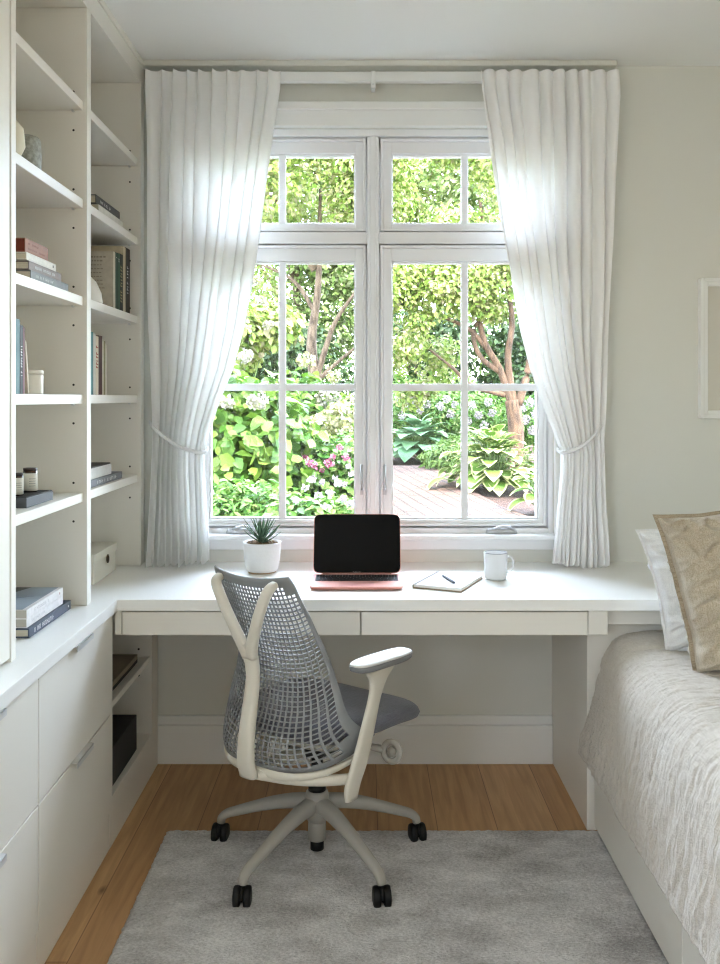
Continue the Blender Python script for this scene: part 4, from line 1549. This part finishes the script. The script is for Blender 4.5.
# mesh back
WT = [(0, .256), (.06, .240), (.12, .222), (.22, .203), (.32, .187), (.45, .170), (.6, .156), (.8, .146), (1, .144)]
YT = [(0, -.270), (.05, -.283), (.12, -.278), (.2, -.255), (.3, -.230), (.42, -.217), (.55, -.222), (.75, -.252), (.9, -.286), (1, -.308)]
KT = [(0, .205), (.06, .175), (.12, .145), (.2, .115), (.35, .080), (.6, .050), (.85, .030), (1, .022)]
def smooth_tab(T):
    xs = np.linspace(0, 1, 201)
    ys = np.interp(xs, [t[0] for t in T], [t[1] for t in T])
    k = np.ones(15) / 15
    yp = np.pad(ys, 7, mode='reflect', reflect_type='odd')
    return xs, np.convolve(yp, k, 'valid')
WTs, YTs, KTs = smooth_tab(WT), smooth_tab(YT), smooth_tab(KT)
def back_pt(u, v):
    au = abs(u)
    zb = .366 + .078 * au ** 6
    zt = .884 + .012 * au ** 2 - .03 * max(0, au - .9) * 10 * 0
    z = zb + (zt - zb) * v
    wv = np.interp(v, *WTs)
    # round the upper corners a little
    if v > .93:
        wv = wv * (1 - .06 * ((v - .93) / .07) ** 2)
    x = u * wv
    ex = 3.0 - .9 * v
    y = np.interp(v, *YTs) + np.interp(v, *KTs) * au ** ex
    return P(x, float(y), z)
def back_n(u, v):
    e = .004
    a = back_pt(min(u + e, 1), v) - back_pt(max(u - e, -1), v)
    c_ = back_pt(u, min(v + e, 1)) - back_pt(u, max(v - e, 0))
    return a.cross(c_).normalized()
NU, NV = 26, 42
UE = [-1.0] + [float(q) for q in np.linspace(-.955, .955, NU - 1)] + [1.0]
b = BM()
vcache = {}
def bv(u, v):
    k = (round(u, 5), round(v, 5))
    if k not in vcache:
        vcache[k] = b.verts.new(back_pt(u, v))
    return vcache[k]
for j in range(NV):
    for i in range(NU):
        u0, u1 = UE[i], UE[i + 1]
        v0, v1 = j / NV, (j + 1) / NV
        q = [bv(u0, v0), bv(u1, v0), bv(u1, v1), bv(u0, v1)]
        uc = abs((u0 + u1) / 2)
        vc = (v0 + v1) / 2
        solid = i == 0 or i == NU - 1 or j == 0 or j >= NV - 2 or (j >= NV - 4 and uc > .8)
        # solid wings at the lower corners and solid shoulders at the top
        if uc > .86 + 1.0 * max(0, vc - .02) and vc < .2: solid = True
        if uc > .985 - .25 * max(0, (vc - .8)) * 4 * .5: solid = True
        if solid:
            b.faces.new(q)
        else:
            iu = (u1 - u0) * .14
            iv = (v1 - v0) * (.13)
            # alternate rows skew the openings slightly
            p = [bv(u0 + iu, v0 + iv), bv(u1 - iu, v0 + iv), bv(u1 - iu, v1 - iv), bv(u0 + iu, v1 - iv)]
            for a in range(4):
                b.faces.new((q[a], q[(a + 1) % 4], p[(a + 1) % 4], p[a]))
bmesh.ops.recalc_face_normals(b, faces=b.faces)
bk = obj('backrest', b, M_mesh, ch, local=True, smooth=True)
sm = bk.modifiers.new('thickness', 'SOLIDIFY'); sm.thickness = .0045; sm.offset = 0

# Y tower carrying the back
b = BM()
def swept(bm, pts, n=24, p=3.0, m=18):
    """pts: (x, y, z, half width across, half depth); section spans x and the path normal in the yz plane"""
    ps = spline(pts, n)
    rings = []
    for i, q in enumerate(ps):
        i0, i1 = max(i - 1, 0), min(i + 1, n - 1)
        t = Vector((ps[i1][0] - ps[i0][0], ps[i1][1] - ps[i0][1], ps[i1][2] - ps[i0][2])).normalized()
        dep = t.cross(Vector((1, 0, 0)))
        if dep.length < .2: dep = Vector((0, 1, 0))
        dep.normalize()
        wid = dep.cross(t).normalized()
        rings.append(sect((q[0], q[1], q[2] + Z0), wid * q[3], dep * q[4], m, p))
    loft(bm, rings)
swept(b, [(0, -.292, .345, .030, .014), (0, -.304, .39, .027, .015), (0, -.300, .46, .024, .015), (0, -.286, .54, .022, .014), (0, -.276, .61, .021, .013), (0, -.286, .67, .023, .013), (0, -.300, .705, .026, .012)])
for s in (-1, 1):
    swept(b, [(s * .006, -.288, .665, .017, .013), (s * .020, -.300, .705, .016, .013), (s * .052, -.315, .775, .0150, .012), (s * .082, -.322, .835, .0145, .012), (s * .098, -.318, .864, .0135, .012), (s * .101, -.300, .874, .012, .010)], n=20)
    # joint knob at each tip
obj('y_tower', b, M_frame, ch, local=True, smooth=True)
# arc span under the back
b = BM()
arc = []
N = 44
for k in range(N + 1):
    u = -1 + 2 * k / N
    p_ = back_pt(u * .97, 0.0)
    au = abs(u)
    arc.append(Vector((p_.x * .99, p_.y - .002 + .010 * au, p_.z - .011 - .008 * au ** 4)))
rings = []
for k, q in enumerate(arc):
    t = (arc[min(k + 1, N)] - arc[max(k - 1, 0)]).normalized()
    o2 = t.cross(Vector((0, 0, 1))).normalized()
    upn = o2.cross(t).normalized()
    u = abs(-1 + 2 * k / N)
    rings.append(sect(q, o2 * .008, upn * (.0135 - .008 * u ** 2), 12, 2.6))
loft(b, rings)
tube(b, [P(0, -.285, .352), P(0, -.22, .345), P(0, -.12, .345), P(0, -.03, .352)], .026, 14, p=3, ry=.014)
for s in (-1, 1):
    ps = [tuple(v) for v in spline([(0, -.285, .350), (s * .10, -.240, .342), (s * .17, -.195, .340), (s * .243, -.150, .348)] if s > 0 else
                                   [(s * .03, -.200, .345), (s * .10, -.12, .345), (s * .17, -.06, .35), (s * .20, -.03, .36)], 20)]
    tube(b, [P(*q) for q in ps], .012, 12, ry=.014, p=2.6)
obj('arc_span', b, M_frame, ch, local=True, smooth=True)
# armrests
for s in (1,):
    b = BM()
    prof_ = [(.243, -.155, .294, .024, .008), (.250, -.158, .335, .033, .009), (.258, -.142, .385, .035, .010), (.266, -.124, .45, .031, .010), (.273, -.110, .51, .027, .010), (.280, -.100, .56, .025, .010), (.286, -.092, .600, .034, .011), (.290, -.086, .628, .058, .012), (.292, -.084, .640, .080, .014)]
    ps = spline(prof_, 34)
    rings = []
    for q in ps:
        rings.append(sect((s * q[0], q[1], q[2] + Z0), (s * .0, q[3], 0), (q[4], 0, 0), 16, 3))
    loft(b, rings)
    ap = obj('arm_post', b, M_frame, ch, local=True, smooth=True)
    b = BM()
    rings = []
    c0 = Vector((s * .293, -.085, .647 + Z0))
    axd = Vector((s * .12, 1, 0)).normalized()
    wd = Vector((axd.y, -axd.x, 0))
    for z, k in ((0, .92), (.003, .98), (.010, 1.0), (.016, 1.0)):
        rings.append(sect(c0 + Vector((0, 0, z)), axd * .112 * (k + .0), wd * .034 * k, 36, 3.2))
    loft(b, rings, smooth=True)
    pad = obj('armrest_pad', b, mat('pad_grey', srgb(122, 122, 122), .5), ap, local=True, smooth=False)
    b = BM()
    rings = []
    for z, k in ((.016, .99), (.020, .975), (.0225, .93)):
        rings.append(sect(c0 + Vector((0, 0, z)), axd * .112 * k, wd * .034 * k, 36, 3.2))
    loft(b, rings, smooth=True)
    obj('pad_top', b, mat('pad_white', srgb(226, 224, 220), .5), pad, local=True, smooth=True)
# adjustment paddle on the right side
b = BM()
tube(b, [P(.10, .03, .360), P(.16, .05, .352), P(.198, .060, .350)], [.013, .010, .012], 12)
kc = P(.222, .066, .347)
kn = Vector((.30, -.95, .05)).normalized()
ku = Vector((0, 0, 1))
ks = kn.cross(ku).normalized()
tube(b, [kc + ks * .024 * math.cos(t) + ku * .028 * math.sin(t) for t in [2 * PI * q / 28 for q in range(28)]], .0095, 10, closed=True, up=tuple(kn), ry=.008)
loft(b, [sect(kc + kn * o2, ks * .013, ku * .015, 20) for o2 in (-.006, .006)])
obj('tension_knob', b, M_base, ch, local=True, smooth=True)

# ---------------------------------------------------------------- garden
def gz(D):
    return -0.25 + .045 * D
b = BM()
nx, ny = 40, 60
vs = [[b.verts.new((-14 + 28 * i / nx, 3.7 + 26 * j / ny, gz(3.7 + 26 * j / ny) + .03 * noise.noise(Vector((i * .8, j * .8, 0))))) for i in range(nx + 1)] for j in range(ny + 1)]
for j in range(ny):
    for i in range(nx):
        b.faces.new((vs[j][i], vs[j][i + 1], vs[j + 1][i + 1], vs[j + 1][i]))
struct(obj('garden_ground', b, M_mulch, smooth=True))
b = BM()
ol = [(-.75, 5.0), (2.2, 5.0), (1.95, 7.6), (1.42, 9.5), (1.12, 11.5), (1.05, 13.0), (-.2, 13.0), (-.55, 11), (-.75, 8)]
lo = [b.verts.new((x, y, gz(y) - .02)) for x, y in ol]
hi = [b.verts.new((x, y, gz(y) + .055)) for x, y in ol]
n = len(ol)
b.faces.new(hi); b.faces.new(lo[::-1])
for i in range(n):
    b.faces.new((lo[i], lo[(i + 1) % n], hi[(i + 1) % n], hi[i]))
struct(obj('brick_path', b, M_brick))

def leaf_mesh(name, pts, dirs, nrms, L, W, m, parent=None):
    """pointed folded leaves: 4 vertices, 2 triangles each (numpy)"""
    n = len(pts)
    dirs = dirs / np.linalg.norm(dirs, axis=1, keepdims=True)
    side = np.cross(dirs, nrms)
    side /= np.linalg.norm(side, axis=1, keepdims=True) + 1e-9
    nn = np.cross(side, dirs)
    L = L[:, None]
    W = W[:, None]
    v = np.empty((n, 6, 3))
    v[:, 0] = pts
    v[:, 1] = pts + dirs * L * .35 + side * W * .5 + nn * W * .12
    v[:, 2] = pts + dirs * L * .72 + side * W * .36 + nn * W * .05 - nn * L * .04
    v[:, 3] = pts + dirs * L - nn * L * .12
    v[:, 4] = pts + dirs * L * .72 - side * W * .36 + nn * W * .05 - nn * L * .04
    v[:, 5] = pts + dirs * L * .35 - side * W * .5 + nn * W * .12
    me = bpy.data.meshes.new(name)
    me.vertices.add(n * 6)
    me.vertices.foreach_set('co', v.reshape(-1))
    idx = np.arange(n)[:, None] * 6
    faces = np.concatenate([idx + np.array([[0, 1, 2, 3]]), idx + np.array([[0, 3, 4, 5]])], axis=1).reshape(-1, 4)
    me.loops.add(faces.size)
    me.loops.foreach_set('vertex_index', faces.reshape(-1).astype(np.int32))
    me.polygons.add(len(faces))
    me.polygons.foreach_set('loop_start', (np.arange(len(faces)) * 4).astype(np.int32))
    me.update(calc_edges=True)
    me.validate()
    return link(name, me, m, parent)

def blob_leaves(name, blobs, n, size, m, parent=None, shell=.55, up=.5, lw=.6, clump=0):
    ws = np.array([b_[3] * b_[4] + b_[4] * b_[5] + b_[3] * b_[5] for b_ in blobs])
    pick = rng.choice(len(blobs), n, p=ws / ws.sum())
    B = np.array(blobs)[pick]
    d = rng.normal(size=(n, 3))
    d /= np.linalg.norm(d, axis=1, keepdims=True)
    r = shell + (1 - shell) * rng.random(n) ** .7
    # lumpy surface
    r *= 1 + .12 * np.sin(d[:, 0] * 7 + B[:, 0] * 3) * np.sin(d[:, 2] * 8 + B[:, 2] * 5)
    pts = B[:, :3] + d * B[:, 3:6] * r[:, None]
    nr = d * .6 + rng.normal(size=(n, 3)) * .45 + np.array([0, 0, up])
    t = rng.normal(size=(n, 3)) + d * .6
    nr /= np.linalg.norm(nr, axis=1, keepdims=True)
    t -= nr * (t * nr).sum(1, keepdims=True)
    t += np.array([0, 0, -.25])
    L = size * rng.uniform(.65, 1.25, n)
    keep = pts[:, 2] > (gz(pts[:, 1]) + .03)
    return leaf_mesh(name, pts[keep], t[keep], nr[keep], L[keep], (L * lw)[keep], m, parent)

def limb(bm, pts, r0, r1, n=9):
    ps = spline(pts, 8 * (len(pts) - 1) + 1)
    tube(bm, [tuple(q) for q in ps], [r0 + (r1 - r0) * i / (len(ps) - 1) for i in range(len(ps))], n)

def tree(name, label, cx, cy, blobs, nleaf, size, m, limbs, bark, group=None, shell=.5):
    root = empty(name, (cx, cy, gz(cy)), label=label, cat='tree', group=group)
    b = BM()
    for l in limbs:
        limb(b, *l)
    obj('trunk', b, bark, root, smooth=True)
    blob_leaves('crown', blobs, nleaf, size, m, root, shell)
    return root

def rblobs(cx, cy, cz, rx, ry, rz, k, s, seed):
    r = random.Random(seed)
    out = []
    for _ in range(k):
        a = r.uniform(0, 2 * PI); q = math.sqrt(r.random()); h = r.uniform(-1, 1)
        e = math.sqrt(max(0, 1 - h * h))
        sc = s * r.uniform(.7, 1.3)
        out.append((cx + rx * q * e * math.cos(a), cy + ry * q * e * math.sin(a), cz + rz * h, sc, sc * .9, sc * .75))
    return out

far = [(-7.2, 20.5, L_far, 'pale green leafy tree seen through the curtain beside the bookcase'),
       (-4.3, 22.0, L_light, 'yellow-green tree rising behind the mophead hydrangea'),
       (-1.6, 20.0, L_far, 'dense mid-green tree behind the pale forked trunk'),
       (1.1, 21.8, L_light, 'bright lime tree at the back, behind the window mullion'),
       (3.8, 20.2, L_far, 'leafy green tree at the back, behind the multi-stemmed tree'),
       (6.6, 21.6, L_light, 'yellow-green tree at the back, beyond the tied curtain near the picture')]
for i, (x, y, m, lab) in enumerate(far):
    g = gz(y)
    lm = [([(x, y, g - .1), (x + .1, y, g + 2.5), (x - .1, y, g + 6)], .16, .05)]
    for k in range(5):
        a = k * 1.3 + i
        lm.append(([(x, y, g + 2 + k * .6), (x + math.cos(a) * .8, y + math.sin(a) * .5, g + 3 + k * .7), (x + math.cos(a) * 1.6, y + math.sin(a) * .9, g + 3.8 + k * .8)], .07, .02))
    bl = rblobs(x, y, g + 4.6, 1.9, 1.0, 4.2, 34, 1.0, 100 + i)
    tree('background_tree', lab, x, y, bl, 24000, .13, m, lm, M_bark, group='leafy trees along the back of the garden', shell=.4)
# evergreen hedge below the far trees
for i, (x, lab) in enumerate(((-4.6, 'dark evergreen shrub behind the hydrangeas'), (-1.6, 'dark evergreen shrub beside the pale forked trunk'), (1.0, 'dark evergreen shrub behind the path end'),
                              (3.6, 'dark evergreen shrub behind the multi-stemmed tree'))):
    y = 17.2 + .4 * (i % 2)
    root = empty('evergreen_shrub', (x, y, gz(y)), label=lab, cat='shrub', group='dark evergreen shrubs at the back')
    b = BM(); limb(b, [(x, y, gz(y) - .05), (x, y, gz(y) + 1.6)], .06, .03); obj('stem', b, M_bark, root)
    blob_leaves('foliage', rblobs(x, y, gz(y) + 1.3, 1.2, .5, 1.1, 12, .75, 40 + i), 6000, .13, L_dark, root, .35)

# left tree with a pale forked trunk
tx, ty = X(316, 12.2), 12.2
g = gz(ty)
tree('forked_tree', 'pale-barked tree forking behind the hydrangeas', tx, ty,
     rblobs(tx - .3, ty + .3, 4.9, 2.1, 1.2, 1.3, 18, .60, 61) + rblobs(tx, ty - .7, 4.6, 1.2, .2, .8, 9, .45, 63) + rblobs(tx - 1.2, ty + .6, 3.0, .6, .5, .6, 5, .35, 62), 22000, .082, L_light,
     [([(tx + .05, ty, g - .1), (tx + .02, ty, g + 1.0), (tx - .06, ty, 2.1), (tx + .03, ty, 2.9), (tx + .06, ty, 4.2)], .12, .02),
      ([(tx - .03, ty - .02, 1.5), (tx + .12, ty - .05, 2.0), (tx + .30, ty - .1, 2.45), (tx + .7, ty - .1, 3.0)], .05, .02),
      ([(tx, ty, 2.5), (tx - .3, ty, 2.95), (tx - .8, ty, 3.2)], .035, .012),
      ([(tx + .02, ty - .03, 1.6), (tx + .3, ty - .06, 1.85), (tx + .6, ty - .1, 2.1)], .035, .015),
      ([(tx - .02, ty, 3.1), (tx - .5, ty, 3.9), (tx - .9, ty, 4.9)], .05, .02)], M_bark)
# right multi-stemmed tree
tx, ty = X(515, 11.8), 11.8
g = gz(ty)
def q_(px, py, D=11.8):
    return (X(px, D), D, Z(py, D))
tree('multi_stem_tree', 'rust-barked multi-stemmed tree arching over the hostas', tx, ty,
     rblobs(1.2, ty - .2, 3.9, 2.0, 1.0, 1.1, 20, .50, 71) + rblobs(.75, ty - .3, 2.45, .75, .4, .55, 8, .30, 72) + rblobs(1.9, ty, 2.5, .5, .4, .4, 4, .28, 73) + rblobs(.65, ty + .6, 1.75, .6, .3, .35, 8, .26, 74), 30000, .070, L_light,
     [([(tx, ty, g - .1), q_(516, 430), q_(512, 400)], .115, .095),
      ([q_(512, 405), q_(500, 370), q_(484, 340), q_(478, 300), q_(486, 262), q_(480, 200)], .055, .02),
      ([q_(514, 405), q_(508, 360), q_(512, 320), q_(506, 262), q_(512, 190)], .055, .02),
      ([q_(518, 405), q_(530, 360), q_(534, 300), q_(524, 240)], .06, .02),
      ([q_(490, 352), q_(470, 330), q_(445, 318), q_(420, 312)], .04, .012),
      ([q_(478, 310), q_(460, 290), q_(440, 268), q_(415, 255)], .035, .012),
      ([q_(500, 372), q_(480, 356), q_(474, 330), q_(492, 300), q_(498, 270)], .04, .015),
      ([q_(505, 395), q_(470, 385), q_(455, 370), q_(430, 350)], .04, .012)], M_barkr, shell=.3)

def flower_head(parent, c, r, rz_, n, size, m, name='flower_head'):
    return blob_leaves(name, [(c[0], c[1], c[2], r, r, rz_)], n, size, m, parent, .85, .1, .85)

def shrub(name, label, blobs, nleaf, size, m, heads=(), group=None, lw=.7, shell=.45, cat='shrub'):
    cx = sum(q[0] for q in blobs) / len(blobs); cy = sum(q[1] for q in blobs) / len(blobs)
    root = empty(name, (cx, cy, gz(cy)), label=label, cat=cat, group=group)
    b = BM()
    for k, q in enumerate(blobs):
        limb(b, [(cx + .05 * math.cos(k), cy + .05 * math.sin(k), gz(cy) - .03), ((cx + q[0]) / 2, (cy + q[1]) / 2, (gz(cy) + q[2]) / 2 + .05), (q[0], q[1], q[2] + q[5] * .4)], .014, .006, 6)
    obj('stems', b, M_stem, root)
    blob_leaves('foliage', blobs, nleaf, size, m, root, shell, .7, lw)
    for h in heads:
        c, r, rz_, hm = h
        flower_head(root, c, r, rz_, int(150 * (r / .1) ** 1.2) + 24, .012 + .30 * r, hm)
    return root
def H(px, py, D, r, rz_, m):
    return ((X(px, D), D, Z(py, D)), r, rz_, m)
shrub('mophead_hydrangea', 'large-leaved hydrangea with cream mopheads at the left panes',
      [(X(232, 7) - .05, 7.0, .95, .50, .45, .62), (X(262, 7.1), 7.2, 1.05, .40, .4, .55), (X(205, 7), 7.1, .9, .5, .45, .8), (X(285, 7), 7.4, .85, .35, .35, .5), (X(175, 7.2), 7.2, .9, .6, .5, .9)],
      4200, .125, L_hyd, [H(226, 402, 6.4, .055, .035, L_cream), H(258, 401, 6.4, .07, .045, L_cream), H(246, 356, 6.8, .055, .04, L_cream), H(216, 378, 6.8, .05, .035, L_cream)], lw=.72)
shrub('panicle_hydrangea', 'panicle hydrangea with lime-white cones beside the mullion',
      [(X(318, 8.4), 8.5, .95, .40, .4, .50), (X(345, 8.4), 8.7, .95, .42, .4, .50), (X(300, 8.2), 8.5, 1.2, .3, .35, .42)],
      3200, .115, L_hyd, [H(318, 428, 7.95, .10, .13, L_green_bloom), H(337, 417, 8.05, .12, .12, L_green_bloom), H(350, 408, 8.2, .10, .11, L_green_bloom), H(328, 398, 8.3, .10, .09, L_cream), H(345, 436, 8.0, .085, .10, L_green_bloom),
                        H(306, 360, 8.4, .08, .06, L_green_bloom), H(334, 376, 8.5, .06, .05, L_green_bloom)])
shrub('tall_viburnum', 'tall sunlit shrub dotted with cream blooms behind the hydrangeas',
      rblobs(X(222, 11), 11, 1.7, .8, .4, .9, 10, .42, 90), 6500, .10, L_light,
      [H(x, y, 10.5, .055, .04, L_cream) for x, y in ((240, 290), (262, 300), (232, 318), (256, 280), (268, 325))])
shrub('rose_bush', 'low bush with bright pink roses below the panicle hydrangea',
      [(X(325, 7.3), 7.4, .72, .38, .3, .34), (X(348, 7.4), 7.5, .75, .30, .3, .33)], 2200, .07, L_low,
      [H(x, y, 7.0 + .02 * k, r * .62, r * .55, L_pink) for k, (x, y, r) in enumerate(((309, 462, .045), (315, 466, .04), (329, 463, .05), (333, 457, .03), (340, 447, .035), (346, 457, .04), (305, 457, .03), (322, 470, .025)))] +
      [H(x, y, 7.0, .018, .015, L_white) for x, y in ((335, 478), (344, 484), (351, 474), (322, 482), (313, 478), (348, 466))])
shrub('fern_shrub', 'feathery bright green shrub beneath the left window pane',
      [(X(235, 6), 6.0, .50, .34, .28, .34), (X(265, 6), 6.0, .48, .32, .28, .33), (X(210, 6), 5.9, .45, .3, .28, .32)], 4200, .075, L_low, lw=.45)
shrub('geranium_clump', 'low bright clump with tiny white flowers by the mullion',
      [(X(300, 5.8), 5.8, .46, .30, .26, .30), (X(330, 5.9), 5.9, .44, .30, .26, .30), (X(352, 6), 6.1, .42, .2, .26, .27)], 3800, .07, L_low,
      [H(x, y, 5.55, .018, .012, L_white) for x, y in ((305, 488), (318, 495), (330, 492), (343, 498), (296, 500), (325, 506), (350, 503), (311, 480), (338, 483))], lw=.6)
# white phlox drift behind the hostas
for k, (px, D, lab, pts) in enumerate(((407, 15.2, 'white phlox beside the blue-green hosta', ((398, 398), (405, 406), (413, 400), (420, 410), (402, 415), (427, 404))),
                                       (447, 15.0, 'white phlox between the two hostas', ((440, 406), (447, 399), (450, 414), (455, 405))),
                                       (482, 14.2, 'pink-white phlox behind the variegated hosta', ((472, 405), (478, 415), (488, 402), (468, 421), (492, 413), (484, 425))),
                                       (524, 13.4, 'tall white phlox at the window edge by the tied curtain', ((514, 402), (522, 408), (530, 402), (526, 420), (536, 414), (518, 428), (532, 430))))):
    x = X(px, D)
    zt = gz(D) + .75
    shrub('phlox', lab, [(x - .15, D, zt - .1, .30, .3, .45), (x + .2, D + .1, zt - .1, .30, .3, .45)], 1500, .09, L_low,
          [H(a, c_, D - .35, .055, .06, L_white) for a, c_ in pts], group='white phlox behind the hostas', lw=.4, cat='flower')

def hosta(label, cx, cy, n, L, m, spread, seed, lift=.5):
    g = gz(cy) + .02
    root = empty('hosta', (cx, cy, g), label=label, cat='hosta')
    r = random.Random(seed)
    b = BM()
    uvl = b.loops.layers.uv.new('UVMap')
    st = BM()
    for k in range(n):
        f = k / n
        a = k * 2.39996 + r.uniform(-.2, .2)
        el = R(82 - 80 * f) * r.uniform(.85, 1.1)
        ln = L * (0.75 + .5 * f) * r.uniform(.85, 1.1)
        rad = Vector((math.cos(a), math.sin(a), 0))
        side = Vector((-math.sin(a), math.cos(a), 0))
        stem_l = spread * r.uniform(.40, 1.0) * (.7 + .3 * f) * .62
        base = Vector((cx, cy, g))
        p1 = base + rad * stem_l * math.cos(el) * 1.0 + Vector((0, 0, stem_l * math.sin(el) + .12 + .18 * (1 - f)))
        tube(st, [base, (base + p1) / 2 + Vector((0, 0, .03)), p1], .006, 5)
        e0 = el * .7
        nn = 9
        prev = None
        cen = p1.copy()
        wmax = ln * .42
        for q in range(nn + 1):
            t = q / nn
            e = e0 - R(75) * t * (.6 + .4 * f)
            d = rad * math.cos(e) + Vector((0, 0, math.sin(e)))
            if q: cen = cen + d * ln / nn
            wv = wmax * (math.sin(PI * min(1, (t * .92 + .10)) ** .75) ** .8) if t < 1 else 0.0
            up_ = side.cross(d)
            if up_.z < 0: up_ = -up_
            row = [b.verts.new(cen + side * wv * s_ + up_ * (abs(s_) ** 1.5 * wv * .10 + .004 * math.sin(s_ * 18))) for s_ in (-1, -.66, -.33, 0, .33, .66, 1)]
            if prev:
                for c_ in range(6):
                    try:
                        fc = b.faces.new((prev[c_], prev[c_ + 1], row[c_ + 1], row[c_]))
                    except ValueError:
                        continue
                    fc.smooth = True
                    su = [abs(s_) for s_ in (-1, -.66, -.33, 0, .33, .66, 1)]
                    for lp, uu in zip(fc.loops, (su[c_], su[c_ + 1], su[c_ + 1], su[c_])):
                        lp[uvl].uv = (max(uu, t if t > .85 else 0), t)
            prev = row
    obj('stalks', st, M_stem, root)
    obj('leaves', b, m, root, smooth=True)
    return root
hosta('blue-green hosta at the far end of the brick path', X(420, 13.9), 13.9, 70, .32, L_blue, .75, 5)
hosta('big hosta with cream-edged leaves beside the brick path', X(497, 10.4), 10.8, 150, .24, L_vari, .98, 6)
hosta('small cream-edged hosta close to the window by the curtain', X(545, 9.0), 9.2, 26, .22, L_vari, .36, 8)
shrub('garden_fern', 'low fern patch between the two hostas', [(X(447, 12.6), 12.8, gz(12.8) + .2, .38, .4, .22), (X(470, 12.6), 13.2, gz(13) + .25, .4, .4, .28)], 1800, .10, L_fern, lw=.3)
shrub('boxwood_mound', 'rounded green mound behind the white phlox', [(X(455, 16), 16, gz(16) + .6, .9, .5, .7), (X(400, 16), 16.3, gz(16) + .6, .9, .5, .7)], 4500, .10, L_low)
